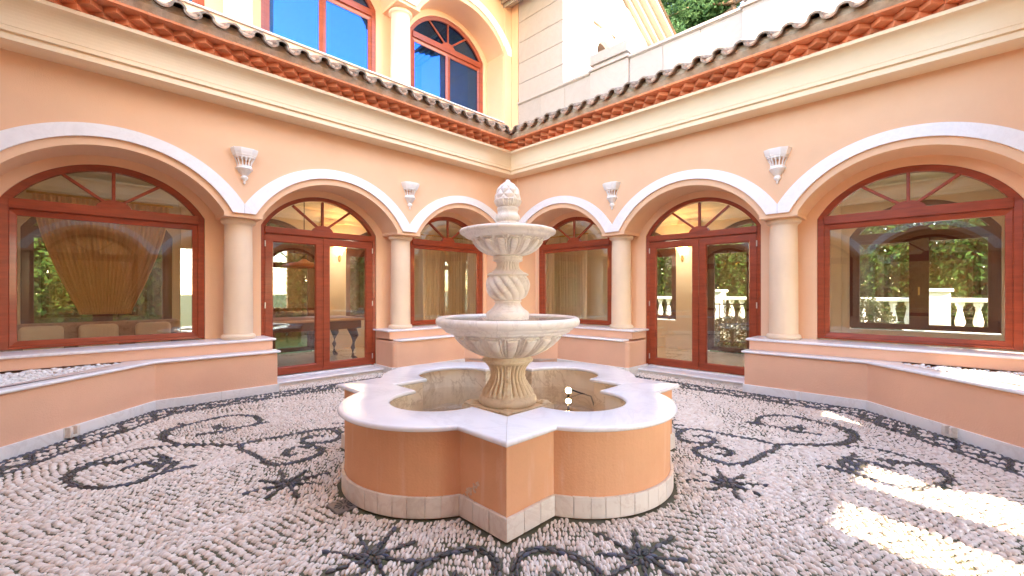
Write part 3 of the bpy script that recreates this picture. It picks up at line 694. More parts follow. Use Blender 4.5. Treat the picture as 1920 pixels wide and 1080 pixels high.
def both(P): return [(-u, -n) for u, n in P]+[(-n, -u) for u, n in P[::-1]]
rc_ = [(2.94-.05*(1-cos(a))*0-.06*(1-sin(a)), .13-.06*(1-cos(a))) for a in [pi/2*k/5 for k in range(6)]]
cor = [(2.94, -.5), (2.94, .07), (2.925, .105), (2.89, .13), (1.414, .13)]
mb = MB(); mb.column(both(cor)+[(.5, .5)], 0, .556); bevel(mb.obj('plinth', PLINTH, pc), .01, 2)
slab(both([(2.86, -.055), (2.86, .135), (2.83, .165), (1.40, .165)])+[(.06, .06)], .557, .592, ID).obj('ledge_slab', MARBLE, pc, True, 50)
for M in (MA, MBm):
    mb = MB(M); mb.column([(.24, -.54), (2.92, -.54), (2.92, -.06), (-.0, -.06)][:4], .592, .716); mb.obj('riser', PLINTH, pc)
    slab([(.235, -.565), (2.97, -.565), (2.97, -.03), (.235, -.03)], .716, .752, M).obj('sill_slab', MARBLE, pc, True, 50)
    skirting([(1.414, .13), (2.89, .13), (2.94, .08), (2.94, -.55)], M, pc)
    st = thing('door_step', 'white marble step below the double doors ' + ('that show the games table' if M is MA else 'that look through to the iron railing'), 'step', 'marble door steps')
    slab([(2.955, -.56), (4.765, -.56), (4.765, -.19), (2.955, -.19)], .045, .08, M).obj('tread', MARBLE, st, True, 50)
    mb = MB(M); mb.box((2.958, -.55, 0), (4.762, -.21, .0455)); mb.obj('riser', SKIRT, st)
    mb = MB(M); mb.box((2.92, -.66, 0), (4.80, -.555, .10)); mb.obj('threshold', MARBLE, st)
ch = [(-1.414, -.13), (-.13, -1.414)]
a, b = Vector(ch[1]), Vector(ch[0])
skirting([tuple(b), tuple(a)], lambda u, n, z: (u, n, z), pc)

# ------------------------------------------------------------------ courtyard floor
CX, CY = -4.046, -4.011
OCT = [(-1.414, -.13), (-.13, -1.414), (-.13, -6.12), (-1.65, -7.64), (-6.12, -7.64), (-7.64, -6.12), (-7.64, -1.65), (-6.12, -.13)]
fl = kind(link('courtyard_floor', None), 'structure')
mb = MB(); mb.poly([(-8.2, -8.2, 0), (.5, -8.2, 0), (.5, .5, 0), (-8.2, .5, 0)]); mb.obj('mortar_bed', GROUT, fl, fix=False)
def oct_dist(x, y):
    """distance inside the octagon to its nearest edge"""
    d = np.full_like(x, 9.)
    for i in range(8):
        a, b = np.array(OCT[i]), np.array(OCT[(i+1) % 8]); e = (b-a)/np.linalg.norm(b-a); nrm = np.array((e[1], -e[0]))
        d = np.minimum(d, (x-a[0])*nrm[0]+(y-a[1])*nrm[1])
    return d
s0 = oct_dist(np.array([CX]), np.array([CY]))[0]
SG = 1 if s0 > 0 else -1
def pool_out(o, n=24, full=True):
    """pool outline at offset o inside the coping edge; four sides"""
    s, R = 1.0875-o, .736-o; wv = sqrt(max(R*R-(s-.75)**2, 1e-6)); a0 = atan2(wv, s-.75)
    side = [(s, -s), (s, -wv)]+[(.75+R*cos(t), R*sin(t)) for t in [-a0+2*a0*k/n for k in range(1, n)]]+[(s, wv)]
    return side
def pool_loop(o, n=24):
    P = pool_out(o, n); out = []
    for k in range(4):
        c, s = cos(k*pi/2), sin(k*pi/2); out += [(CX+x*c-y*s, CY+x*s+y*c) for x, y in P]
    return out
def in_pool(x, y, o):
    X, Y = np.abs(x-CX), np.abs(y-CY); s, R = 1.0875-o, .736-o
    return ((X < s) & (Y < s)) | ((X-.75)**2+Y**2 < R*R) | ((Y-.75)**2+X**2 < R*R)
dark = []          # strokes: polylines (N,2) of stone centres with width rows
def local(a, p, k):
    """motif frame: axis from the pool towards corner k"""
    t = 3*pi/4+k*pi/2; ax, px = np.array((cos(t), sin(t))), np.array((-sin(t), cos(t)))
    ox, oy = CX+.064, CY+.064
    return (ox+ax[0]*a+px[0]*p, oy+ax[1]*a+px[1]*p)
def stroke(P, rows=1, gap=.028, ln=.062):
    P = np.array(P); d = np.r_[0, np.cumsum(np.linalg.norm(np.diff(P, axis=0), axis=1))]
    for r in range(rows):
        off = (r-(rows-1)/2)*gap; s = (r % 2)*ln/2+.01
        while s < d[-1]:
            x, y = np.interp(s, d, P[:, 0]), np.interp(s, d, P[:, 1]); x2, y2 = np.interp(min(s+.02, d[-1]), d, P[:, 0]), np.interp(min(s+.02, d[-1]), d, P[:, 1])
            x1, y1 = np.interp(max(s-.02, 0), d, P[:, 0]), np.interp(max(s-.02, 0), d, P[:, 1]); a = atan2(y2-y1, x2-x1)
            l = ln*random.uniform(.8, 1.15); dark.append((x-sin(a)*off, y+cos(a)*off, a+random.uniform(-.18, .18), l*.5, random.uniform(.0105, .0135))); s += ln*random.uniform(.86, 1.0)
SPI = [(2.46, 0), (2.36, .13), (2.22, .22), (2.0, .40), (1.84, .46), (1.72, .38), (1.645, .26), (1.64, .15), (1.72, .065), (1.86, .045), (1.94, .10), (1.955, .18), (1.89, .25), (1.81, .23)]
LOOP2 = [(3.30, .42), (3.38, .50), (3.36, .61), (3.27, .76), (3.10, .86), (2.93, .89), (2.81, .86), (2.73, .78), (2.69, .64), (2.60, .54), (2.52, .49)]
STEM2 = [(3.03, .02), (3.16, .05), (3.26, .10), (3.35, .19), (3.39, .33), (3.42, .44), (3.50, .47)]
LOOP = [(3.04, .02), (3.16, .08), (3.30, .19), (3.41, .36), (3.42, .47), (3.39, .6), (3.31, .76), (3.23, .9), (3.07, .96), (2.9, .94), (2.79, .86), (2.69, .70), (2.70, .59), (2.79, .52), (2.85, .42), (2.95, .35), (3.07, .28)]
for k in range(4):
    for sg in (1, -1):
        f = lambda P: [local(a, p*sg, k) for a, p in P]
        stroke(f(catmull(SPI, 10)), 2, .023)
        if (k, sg) in ((0, 1), (1, 1), (1, -1), (2, -1)):
            stroke(f(catmull(LOOP2, 10)), 2, .022); stroke(f(catmull(STEM2, 10)), 1)
            stroke(f(catmull([(3.33, .44), (3.41, .52), (3.38, .63), (3.29, .78)], 8)), 2, .026)
            stroke(f(catmull([(3.05, .55), (3.0, .45), (2.93, .37), (2.87, .33)], 6)), 2, .022, .055)
            for P in ([(3.0, .24), (2.90, .31), (2.76, .41)], [(2.74, .38), (2.71, .48), (2.70, .58)], [(2.93, .42), (2.85, .46), (2.77, .50)], [(2.86, .30), (2.80, .44), (2.77, .58)]): stroke(f(P), 2, .022, .055)
            for ang in (-.5, .1, .7): stroke(f([(3.20-.10*cos(ang), .40-.10*sin(ang)), (3.29, .43)]), 1, ln=.05)
        else:
            stroke(f(catmull(LOOP, 10)), 2, .022)
            stroke(f(catmull([(3.20, .07), (3.33, .18), (3.44, .34), (3.455, .47), (3.40, .60)], 8)), 2, .027)
            for c, ang, l in (((3.46, .62), .7, .09), ((2.65, .64), 2.4, .10), ((2.62, .69), 2.9, .08), ((3.0, .52), .3, .13), ((3.03, .55), .9, .11), ((2.97, .49), -.4, .11)):
                stroke(f([(c[0]-cos(ang)*l, c[1]-sin(ang)*l), c, (c[0]+cos(ang)*l*.6, c[1]+sin(ang)*l*.6)]), 2, .022, .055)
    stroke([local(a, p, k) for a, p in ((2.44, 0), (2.7, 0), (3.06, 0))], 2, .028)
STARS = []
for k in range(4):
    for s in (1, -1):
        a = pi+k*pi/2+s*.37; STARS.append((CX+1.76*cos(a), CY+1.76*sin(a), a))
for sx, sy, sa in STARS:
    for j in range(8):
        t = sa+.25+j*pi/4; L = .29 if j % 2 == 0 else .22
        stroke([(sx+cos(t)*.035, sy+sin(t)*.035), (sx+cos(t)*L, sy+sin(t)*L)], 1, ln=.06)
        stroke([(sx+cos(t+.33)*.06, sy+sin(t+.33)*.06), (sx+cos(t+.08)*L*.5, sy+sin(t+.08)*L*.5)], 1, ln=.05)
# chain border along the octagon
def inset_oct(d): return offset_poly(OCT, d)
def ring_line(d, step=.02):
    P = inset_oct(d); P = P+[P[0]]; out = []
    for a, b in zip(P, P[1:]):
        n = max(2, int(sqrt((b[0]-a[0])**2+(b[1]-a[1])**2)/step)); out += [(a[0]+(b[0]-a[0])*k/n, a[1]+(b[1]-a[1])*k/n) for k in range(n)]
    return np.array(out+[out[0]])
stroke(ring_line(.05), 2, .026); stroke(ring_line(.345), 2, .024)
mid = ring_line(.2, .01); dd = np.r_[0, np.cumsum(np.linalg.norm(np.diff(mid, axis=0), axis=1))]
tg = np.gradient(mid, axis=0); tg /= np.maximum(1e-6, np.linalg.norm(tg, axis=1))[:, None]; nm = np.stack([-tg[:, 1], tg[:, 0]], 1)
for ph in (0, pi):
    wv = mid+nm*(.085*np.sin(dd*2*pi/.42+ph))[:, None]; stroke(wv, 1 if ph else 2, .024, .055)
dk = np.array(dark)
od = oct_dist(dk[:, 0], dk[:, 1])*SG
keep = (od > .015) & ~in_pool(dk[:, 0], dk[:, 1], .0); dk = dk[keep]
# drop stones that sit on one another
cell = {}; sel = []
for i in rng.permutation(len(dk)):
    x, y = dk[i, :2]; c = (int(x//.05), int(y//.05)); ok = True
    for ax_ in (-1, 0, 1):
        for ay in (-1, 0, 1):
            for j in cell.get((c[0]+ax_, c[1]+ay), ()):
                if (dk[j, 0]-x)**2+(dk[j, 1]-y)**2 < .021**2: ok = False; break
    if ok: cell.setdefault(c, []).append(i); sel.append(i)
dk = dk[sel]; k = len(dk)
lay('dark_pebble', 'dark_pebbles', fl, np.c_[dk[:, :2], np.full(k, .004)+rng.uniform(-.002, .002, k)], dk[:, 2], dk[:, 3]*.98, dk[:, 4], rng.uniform(.011, .015, k), rng.uniform(-.1, .1, k), rng.random(k), DRK, DRKM, 300)
# light pebbles in wavy courses round the pool
xs, ys, an = [], [], []
def courses(ox, oy, r0, r1, dr, ds, turn, mask):
    r = r0; row = 0
    while r < r1:
        n = int(pi*.62*r/ds); t = pi*1.25-pi*.31+(np.arange(n)+(row % 2)*.5+rng.uniform(-.24, .24, n))*pi*.62/n
        rr = r+rng.uniform(-.16, .16, n)*dr+.06*np.sin(t*23+1.0+r*.8)+.035*np.sin(t*47+r*2.6)+.02*np.sin(t*90+r*5)
        tt = t+(.06*np.sin(r*2.1+t*9)+.04*np.sin(r*5+t*21)+.02*np.sin(r*12+t*40))/r
        X, Y = ox+rr*np.cos(tt), oy+rr*np.sin(tt); k = mask(X, Y)
        xs.append(X[k]); ys.append(Y[k]); an.append((tt+turn+.22*np.sin(r*2.3+t*14)+.15*np.sin(r*5.1-t*31)+rng.uniform(-.25, .25, n))[k]); r += dr; row += 1
dep = lambda X, Y: (X+6.8+Y+6.8)/sqrt(2)+.25*np.sin(X*2.1)+.2*np.sin(Y*2.7)
courses(1.2, 1.2, 2, 13, .0455, .0212, 0, lambda X, Y: dep(X, Y) < 4.35)
courses(1.2, 1.2, 1, 10, .0215, .0455, pi/2, lambda X, Y: dep(X, Y) >= 4.35)
x, y, a = map(np.concatenate, (xs, ys, an))
ok = (oct_dist(x, y)*SG > .015) & ~in_pool(x, y, .006)
ok |= (((x > -4.76) & (x < -2.95) & (y > -.15) & (y < .18)) | ((y > -4.76) & (y < -2.95) & (x > -.15) & (x < .18)))
x, y, a = x[ok], y[ok], a[ok]
# clear the dark stones
hit = np.zeros(len(x), bool)
grid = {}
for i, (px, py) in enumerate(dk[:, :2]): grid.setdefault((int(px//.06), int(py//.06)), []).append(i)
gx, gy = (x//.06).astype(int), (y//.06).astype(int)
for i in range(len(x)):
    for ax_ in (-1, 0, 1):
        for ay in (-1, 0, 1):
            for j in grid.get((gx[i]+ax_, gy[i]+ay), ()):
                dx, dy = x[i]-dk[j, 0], y[i]-dk[j, 1]; c, s = cos(dk[j, 2]), sin(dk[j, 2]); u_, v_ = dx*c+dy*s, -dx*s+dy*c
                if (u_/(dk[j, 3]+.009))**2+(v_/(dk[j, 4]+.0105))**2 < 1: hit[i] = True; break
x, y, a = x[~hit], y[~hit], a[~hit]; n = len(x)
# drain cover clearing
DRN = (-5.546, -4.005); cl = (np.abs(x-DRN[0]) < .095) & (np.abs(y-DRN[1]) < .095); x, y, a = x[~cl], y[~cl], a[~cl]; n = len(x)
sz = rng.normal(1.02, .17, n).clip(.65, 1.5)
lay('pebble', 'pebbles', fl, np.c_[x, y, rng.uniform(-.008, .001, n)], a, .0252*np.sqrt(sz)*rng.uniform(.80, 1.12, n), .0097*sz*rng.uniform(.88, 1.15, n), .0175*sz, rng.uniform(-.22, .22, n), rng.random(n), PEB, PEBM, 300, 7)
dc = thing('drain_cover', 'square grey drain cover with radial slots set in the pebbles beside the pool', 'drain cover')
mb = MB(); mb.box((DRN[0]-.085, DRN[1]-.085, 0), (DRN[0]+.085, DRN[1]+.085, .014)); bevel(mb.obj('plate', mat('drain_steel', (.22, .19, .18), .45, .2, 20, metal=.3), dc), .004, 1)
for k in range(12):
    t = k*pi/6; d, nn = Vector((cos(t), sin(t))), Vector((-sin(t), cos(t))); l = .06 if k % 3 else .07
    P = [Vector(DRN)+d*.018+nn*.003, Vector(DRN)+d*l+nn*.006, Vector(DRN)+d*l-nn*.006, Vector(DRN)+d*.018-nn*.003]
    mb = MB(); mb.column([tuple(p) for p in P], .0135, .0152); mb.obj('slot', IRON, dc)

# ------------------------------------------------------------------ pool
po = thing('fountain_pool', 'quatrefoil pool with pointed corners, orange walls and white marble rim', 'pool')
def ring(o0, o1, z0, z1, m, name, parent, n=24):
    mb = MB(); A, B = pool_loop(o0, n), pool_loop(o1, n)
    mb.grid([[(x, y, z0) for x, y in A], [(x, y, z1) for x, y in A], [(x, y, z1) for x, y in B], [(x, y, z0) for x, y in B], [(x, y, z0) for x, y in A]], closed=True)
    return mb.obj(name, m, parent)
ring(.05, .20, 0, .548, ORANGE, 'wall', po)
ring(.201, .335, .02, .5475, LINING, 'lining', po)
for k in range(4):                                   # coping slabs, mitred at the points
    mb = MB(); prof = [(.0+.02*(1-sin(a)), .566+.018*cos(a)*-1) for a in [pi*j/6 for j in range(7)]]
    prof = [(.018*(1-sin(a)), .567-.018*cos(a)) for a in [pi*j/8 for j in range(9)]]+[(.365-.018*(1-sin(a)), .567+.018*cos(a)) for a in [pi*j/8 for j in range(9)]]
    c, s = cos(k*pi/2), sin(k*pi/2); rows = []
    nn = 32
    pts = [pool_out(o, nn) for o, z in prof]
    for i in range(len(pts[0])+1):
        rw = []
        for (o, z), P in zip(prof, pts):
            if i < len(P): xx, yy = P[i]
            else: xx, yy = 1.0875-o, 1.0875-o
            e = .0012
            if i == 0: yy += e
            if i == len(P): yy -= e
            rw.append((CX+xx*c-yy*s, CY+xx*s+yy*c, z))
        rows.append(rw)
    mb.grid(rows, closed=True, cap=True); mb.obj('coping_slab', MARBLE, po, True, 45)
def pool_tiles():
    P0, P1 = pool_out(.028, 96), pool_out(.049, 96)
    P0 = P0+[(1.0875-.028, 1.0875-.028)]; P1 = P1+[(1.0875-.049, 1.0875-.049)]
    d = np.r_[0, np.cumsum([sqrt((b[0]-a[0])**2+(b[1]-a[1])**2) for a, b in zip(P0, P0[1:])])]
    A0, A1 = np.array(P0), np.array(P1); c1, c2 = d[1], d[-2]
    cuts = [0, c1*.34, c1*.68, c1]; s = c1
    m = 15; wv = rng.uniform(.85, 1.15, m); wv = np.cumsum(wv)/wv.sum(); cuts += list(c1+(c2-c1)*wv); cuts += [c2+(d[-1]-c2)*.32, c2+(d[-1]-c2)*.66, d[-1]]
    for k in range(4):
        c, s = cos(k*pi/2), sin(k*pi/2)
        for a, b in zip(cuts, cuts[1:]):
            q = np.linspace(a+.0012, b-.0012, 4)
            O = [(np.interp(t, d, A0[:, 0]), np.interp(t, d, A0[:, 1])) for t in q]; I = [(np.interp(t, d, A1[:, 0]), np.interp(t, d, A1[:, 1])) for t in q]
            mb = MB(lambda x, y, z: (CX+x*c-y*s, CY+x*s+y*c, z)); mb.column(O+I[::-1], .012, .142+random.uniform(-.0015, .0015)); bevel(mb.obj('skirting_tile', SKIRT, po), .003, 1)
pool_tiles()
mb = MB(); mb.poly([(x, y, .06) for x, y in pool_loop(.32)]); mb.obj('bed', POOLBED, po, fix=False)
mb = MB(); mb.poly([(x, y, .362) for x, y in pool_loop(.336)]); kind(mb.obj('water', WATER, fix=False), 'structure')
pe = MB()
for k in range(26):
    f = random.random(); cy_, cz_ = -4.80+.13*f+random.gauss(0, .012), .265-.13*f+random.gauss(0, .012); r_ = random.uniform(.004, .016)
    m_ = random.randint(5, 7); A_ = [(cy_+r_*random.uniform(.6, 1.3)*cos(2*pi*i/m_), cz_+r_*random.uniform(.5, 1.1)*sin(2*pi*i/m_)) for i in range(m_)]
    x_ = CX-1.0375; o_ = random.uniform(.001, .004); ia = [pe.pt(x_+.001, a_, b_) for a_, b_ in A_]; ib = [pe.pt(x_-o_-random.uniform(0, .003), a_, b_) for a_, b_ in A_]
    pe.f += [ib]+[[ia[i], ia[(i+1) % m_], ib[(i+1) % m_], ib[i]] for i in range(m_)]
pe.obj('peeled_paint', mat('bare_plaster', (.74, .55, .40), .95, .2, 20), po)
# lamp in the pool
pl = thing('pool_lamp', 'small lit round spotlight standing in the pool water', 'lamp')
LX, LY = -2.98, -3.62
LX, LY = -3.27, -4.09
tov = Vector((-6.8-LX, -6.8-LY, .75)).normalized(); sd = tov.cross(Vector((0, 0, 1))).normalized(); upv = sd.cross(tov)
C0 = Vector((LX, LY, .415))
def disc_rows(rs): return [[tuple(C0+tov*d+(sd*cos(2*pi*k/20)+upv*sin(2*pi*k/20))*r) for k in range(20)] for d, r in rs]
mb = MB(); mb.grid(disc_rows([(-.07, .02), (-.05, .03), (0, .036), (.012, .037), (.014, .032), (.004, .03)]), closed=True, cap=True); mb.obj('housing', IRON, pl, True, 50)
mb = MB(); mb.grid(disc_rows([(.003, .029), (.010, .022), (.013, .009)]), closed=True, cap=True); mb.obj('lens', SPOT, pl, True)
mb = MB(); mb.tube([tuple(C0-tov*.06), (LX+.10, LY+.04, .40), (LX+.16, LY-.02, .37), (LX+.22, LY-.12, .34), (LX+.2, LY-.2, .2), (LX+.2, LY-.2, .06)], .008); mb.obj('cable', IRON, pl, True)
mb = MB(); mb.box((LX-.04, LY-.04, .06), (LX+.04, LY+.04, .08)); mb.tube([(LX, LY, .07), (LX, LY, .38)], .012); mb.obj('stand', IRON, pl)

# ------------------------------------------------------------------ tiered fountain
FX, FY = CX-.0, CY+.0
FX, FY = -4.05, -4.01
fo = thing('tiered_fountain', 'two-bowled carved marble fountain with a pine-cone finial rising from the pool', 'fountain')
def smooth(a, b, x): t = np.clip((x-a)/(b-a), 0, 1); return t*t*(3-2*t)
def dense(P, n):
    P = catmull(P, 12); d = np.r_[0, np.cumsum(np.linalg.norm(np.diff(P, axis=0), axis=1))]; s = np.linspace(0, d[-1], n)
    return list(zip(np.interp(s, d, P[:, 0]), np.interp(s, d, P[:, 1])))
def turned(prof, name, m, seg=96, fn=None, ang=50, parent=fo):
    mb = MB(); mb.lathe(prof, (FX, FY), seg, fn=fn); return mb.obj(name, m, parent, True, ang)
mb = MB(); q = .293; mb.box((FX-q, FY-q, .06), (FX+q, FY+q, .405)); mb.box((FX-q+.012, FY-q+.012, .405), (FX+q-.012, FY+q-.012, .418)); base = bevel(mb.obj('base_plate', STATUARY_Y, fo), .006, 2)
for sx in (-1, 1):
    for sy in (-1, 1):
        mb = MB(); cx, cy = FX+sx*.225, FY+sy*.225
        mb.lathe([(.062, .416), (.06, .424), (.045, .434), (.025, .43), (.02, .44), (.001, .443)], (cx, cy), 40, fn=lambda t, z, r, i: r*(1+.13*cos(5*t)) if r > .03 else r); mb.obj('rosette', STATUARY_Y, base, True)
turned([(.24, .417), (.252, .43), (.258, .452), (.255, .475), (.24, .492), (.228, .498)], 'foot_ring', STATUARY_Y)
pr = dense([(.236, .497), (.232, .515), (.205, .56), (.172, .61), (.152, .655), (.152, .70), (.170, .745), (.195, .775), (.208, .785)], 34)
def flute(t, z, r, i):
    e = smooth(.497, .53, z)*(1-smooth(.768, .783, z)); c = abs(cos(t*14)); k = .030*(c**.6)-.027
    b = (t-5*pi/4+pi/4*0) % (pi/2); near = min(b, pi/2-b)
    if near < .11: k = -.004+.012*abs(cos((z-.5)*2*pi/.072))*(1-(near/.11)**2)
    return r+k*e
turned(pr, 'pedestal', STATUARY_Y, 336, flute, 60)
turned([(.19, .782), (.212, .786), (.226, .798), (.226, .812), (.214, .822), (.205, .826), (.198, .85)], 'collar', STATUARY_Y)
def petals(N, t0, t1, depth, rc, k):
    def fn(t, z, r, i):
        u = (z-t0)/(t1-t0)
        if u <= 0 or u >= 1: return r
        ph = ((t*N/(2*pi)) % 1)-.5; wdt = .455
        px, py = abs(ph)-(wdt-rc), (u-.955)*k+rc
        sd_ = sqrt(max(px, 0)**2+max(py, 0)**2)+min(max(px, py), 0)-rc
        g1 = math.exp(-(sd_/.05)**2); g2 = math.exp(-((sd_+.15)/.05)**2)*.85
        dome = min(.25, max(0, -sd_-.17))*1.0
        bead = math.exp(-((abs(ph)-.5)/.09)**2-((u-.94)/.05)**2)*.9
        ends = smooth(0, .04, u)*(1-smooth(.975, 1., u))
        return r+depth*(-g1-g2+dome-(.6 if sd_ > .03 else 0)+bead)*ends
    return fn
lb = dense([(.195, .838), (.24, .85), (.30, .875), (.38, .92), (.455, .99), (.51, 1.052)], 40)
turned(lb+[(.54, 1.054), (.553, 1.06), (.556, 1.075), (.572, 1.08), (.586, 1.094), (.588, 1.105), (.60, 1.108), (.622, 1.114), (.637, 1.135), (.638, 1.158), (.63, 1.176), (.612, 1.186), (.592, 1.184), (.578, 1.170), (.565, 1.14), (.40, 1.05), (.2, 1.02)], 'lower_bowl', STATUARY, 648, petals(18, .845, 1.052, .031, .2, 1.5), 60)
mb = MB(); mb.lathe([(.575, 1.166), (.1, 1.166)], (FX, FY), 64); kind(mb.obj('water', WATER, fix=False), 'structure')
turned([(.19, 1.03), (.19, 1.17), (.193, 1.19), (.193, 1.215), (.182, 1.232)]+dense([(.178, 1.236), (.15, 1.258), (.125, 1.285), (.112, 1.315)], 12)+[(.122, 1.318), (.124, 1.328), (.116, 1.335)], 'baluster_foot', STATUARY, 192,
    lambda t, z, r, i: r+.007*(abs(cos(t*6))**.7-1)*smooth(1.235, 1.25, z)*(1-smooth(1.30, 1.315, z)), 60)
bl = dense([(.112, 1.334), (.15, 1.36), (.182, 1.41), (.193, 1.465), (.185, 1.515), (.165, 1.55)], 36)
def gad(t, z, r, i):
    u = (z-1.334)/(1.55-1.334); e = smooth(0, .1, u)*(1-smooth(.93, 1, u)); ph = (t*13/(2*pi)+1.9*u) % 1
    c = sin(pi*ph); return r+e*(.032*(c**.55)-.026)
turned(bl, 'baluster', STATUARY, 312, gad, 70)
turned([(.15, 1.545), (.168, 1.55), (.184, 1.556), (.188, 1.562), (.176, 1.572), (.158, 1.58)]+dense([(.150, 1.582), (.115, 1.61), (.10, 1.645), (.104, 1.675)], 14)+[(.118, 1.678), (.131, 1.684), (.134, 1.695), (.128, 1.704), (.133, 1.71), (.133, 1.722), (.12, 1.726), (.11, 1.75)], 'baluster_neck', STATUARY, 240,
    lambda t, z, r, i: r+.016*(abs(cos(t*12))**.6-1)*smooth(1.582, 1.595, z)*(1-smooth(1.665, 1.678, z)), 60)
ub = dense([(.118, 1.728), (.16, 1.737), (.215, 1.757), (.27, 1.795), (.312, 1.845), (.335, 1.882)], 36)
turned(ub+[(.36, 1.884), (.372, 1.89), (.383, 1.90), (.387, 1.91), (.395, 1.914), (.418, 1.92), (.429, 1.932), (.43, 1.945), (.422, 1.957), (.405, 1.962), (.39, 1.955), (.375, 1.93), (.25, 1.86), (.1, 1.84)], 'upper_bowl', STATUARY, 576, petals(16, 1.735, 1.882, .024, .40, 1.5), 60)
mb = MB(); mb.lathe([(.385, 1.943), (.05, 1.943)], (FX, FY), 48); kind(mb.obj('water', WATER, fix=False), 'structure')
turned([(.1, 1.86), (.1, 2.012), (.105, 2.02), (.103, 2.026), (.093, 2.03), (.093, 2.038), (.104, 2.045), (.109, 2.062), (.109, 2.08), (.1, 2.095), (.092, 2.105), (.090, 2.128), (.094, 2.136), (.098, 2.148), (.095, 2.16), (.08, 2.166)], 'finial_base', STATUARY, 64)
fp = dense([(.078, 2.164), (.104, 2.185), (.114, 2.215), (.112, 2.262), (.100, 2.305), (.077, 2.348), (.045, 2.378)], 48)+[(.026, 2.39), (.022, 2.40), (.012, 2.412), (.002, 2.416)]
def cone(t, z, r, i):
    u = (z-2.164)/(2.38-2.164)
    if u < .30:
        e = smooth(0, .05, u)*(1-smooth(.26, .30, u)); return r+e*(.008*abs(cos(t*8+sin(u*30)*.3))-.004+.003*cos(t*32))+ .006*smooth(.2, .29, u)*(1-smooth(.29, .31, u))
    e = smooth(.30, .34, u)*(1-smooth(.96, 1.02, u)); p1 = (t*7/(2*pi)+u*2.1) % 1; p2 = (t*7/(2*pi)-u*2.1) % 1
    d = min(min(p1, 1-p1), min(p2, 1-p2)); return r-.006*smooth(.8, 1., u)*0+e*(.024*min(d, .42)-.004-.006*np.exp(-(d/.05)**2))
turned(fp, 'pine_cone', STATUARY, 224, cone, 80)

# ------------------------------------------------------------------ plaster wall sconces
def sconce(M, u, label):
    t = thing('wall_sconce', label, 'wall lamp', 'plaster wall sconces between the arches')
    def half(prof, name, parent, closed=True):
        mb = MB(M); rows = []
        A = [0, .34, .9, pi/2, pi-.9, pi-.34, pi]; A = [0, pi*.2, pi*.36, pi*.64, pi*.8, pi]
        sx = [1, 1.08, 1.0, 1.0, 1.08, 1]
        for r, z in prof: rows.append([(u+r*k*cos(a), .001+r*k*sin(a)*.95, z) for a, k in zip(A, sx)])
        mb.grid(rows); mb.f += [list(range(5, -1, -1))]
        return mb.obj(name, PLASTER, parent, False)
    rim = half([(.115, 3.225), (.128, 3.235), (.13, 3.25), (.14, 3.258), (.142, 3.272), (.155, 3.30), (.165, 3.335), (.165, 3.348), (.15, 3.352), (.11, 3.25)], 'rim', t)
    for a in (0, pi*.2, pi*.36, pi*.5, pi*.64, pi*.8, pi):
        mb = MB(M); k = 1.0; r0, r1 = .088, .122; da = .10
        def pt(r, an, z): return (u+r*cos(an), .001+max(0, r*sin(an)*.95), z)
        mb.grid([[pt(r0, a-da, 3.125), pt(r0, a+da, 3.125), pt(r0-.014, a+da, 3.125), pt(r0-.014, a-da, 3.125)], [pt(r0+.006, a-da*.7, 3.17), pt(r0+.006, a+da*.7, 3.17), pt(r0-.01, a+da*.7, 3.17), pt(r0-.01, a-da*.7, 3.17)], [pt(r1, a-da*.9, 3.228), pt(r1, a+da*.9, 3.228), pt(r1-.016, a+da*.9, 3.228), pt(r1-.016, a-da*.9, 3.228)]], closed=True, cap=True)
        mb.obj('rib', PLASTER, t)
    mb = MB(M); mb.lathe([(.09, 3.128), (.092, 3.105), (.1, 3.098), (.104, 3.088), (.098, 3.078), (.09, 3.07), (.05, 3.01), (.03, 2.998), (.028, 2.99)], (u, .001), 12, 0, pi); mb.obj('cup', PLASTER, t, True, 35)
    mb = MB(M); mb.lathe([(.022, 2.995), (.04, 2.985), (.045, 2.968), (.036, 2.945), (.02, 2.93), (.014, 2.918), (.018, 2.905), (.012, 2.888), (.002, 2.88)], (u, .012), 20); mb.obj('finial', PLASTER, t, True)
sconce(MA, COLS[1], 'white plaster wall sconce above the column between the curtained window and the left double doors')
sconce(MA, COLS[0], 'white plaster wall sconce above the column nearer the corner on the two-storey wing')
sconce(MBm, COLS[0], 'white plaster wall sconce above the column nearer the corner on the parapet wing')
sconce(MBm, COLS[1], 'white plaster wall sconce above the column beside the wide garden-view window')

# ------------------------------------------------------------------ things in the rooms
def lit_sconce(M, u, label):
    t = thing('interior_sconce', label, 'wall lamp', 'lit sconces inside the rooms'); n = -OUT+.07
    mb = MB(M); mb.lathe([(.02, 2.28), (.05, 2.32), (.09, 2.40), (.13, 2.46), (.12, 2.46), (.08, 2.405)], (u, n+.005), 16, 0, pi); mb.obj('shade', LAMPG, t, True)
    mb = MB(M); mb.lathe([(.015, 2.12), (.03, 2.16), (.045, 2.2), (.03, 2.25), (.03, 2.29)], (u, n+.005), 12, 0, pi); mb.obj('bracket', BRASS, t, True)
    pl_ = bpy.data.lights.new('lamp_light', 'POINT'); pl_.energy = 1.2; pl_.color = (1, .88, .74); pl_.shadow_soft_size = .15
    q = bpy.data.objects.new('lamp_light', pl_); COL.objects.link(q); q.parent = t; q.location = M(u, n+.55, 2.1)
lit_sconce(MA, 2.40, 'lit amber wall lamp seen through the doors beside the games table')
lit_sconce(MBm, 2.40, 'lit amber wall lamp seen through the doors facing the iron railing')
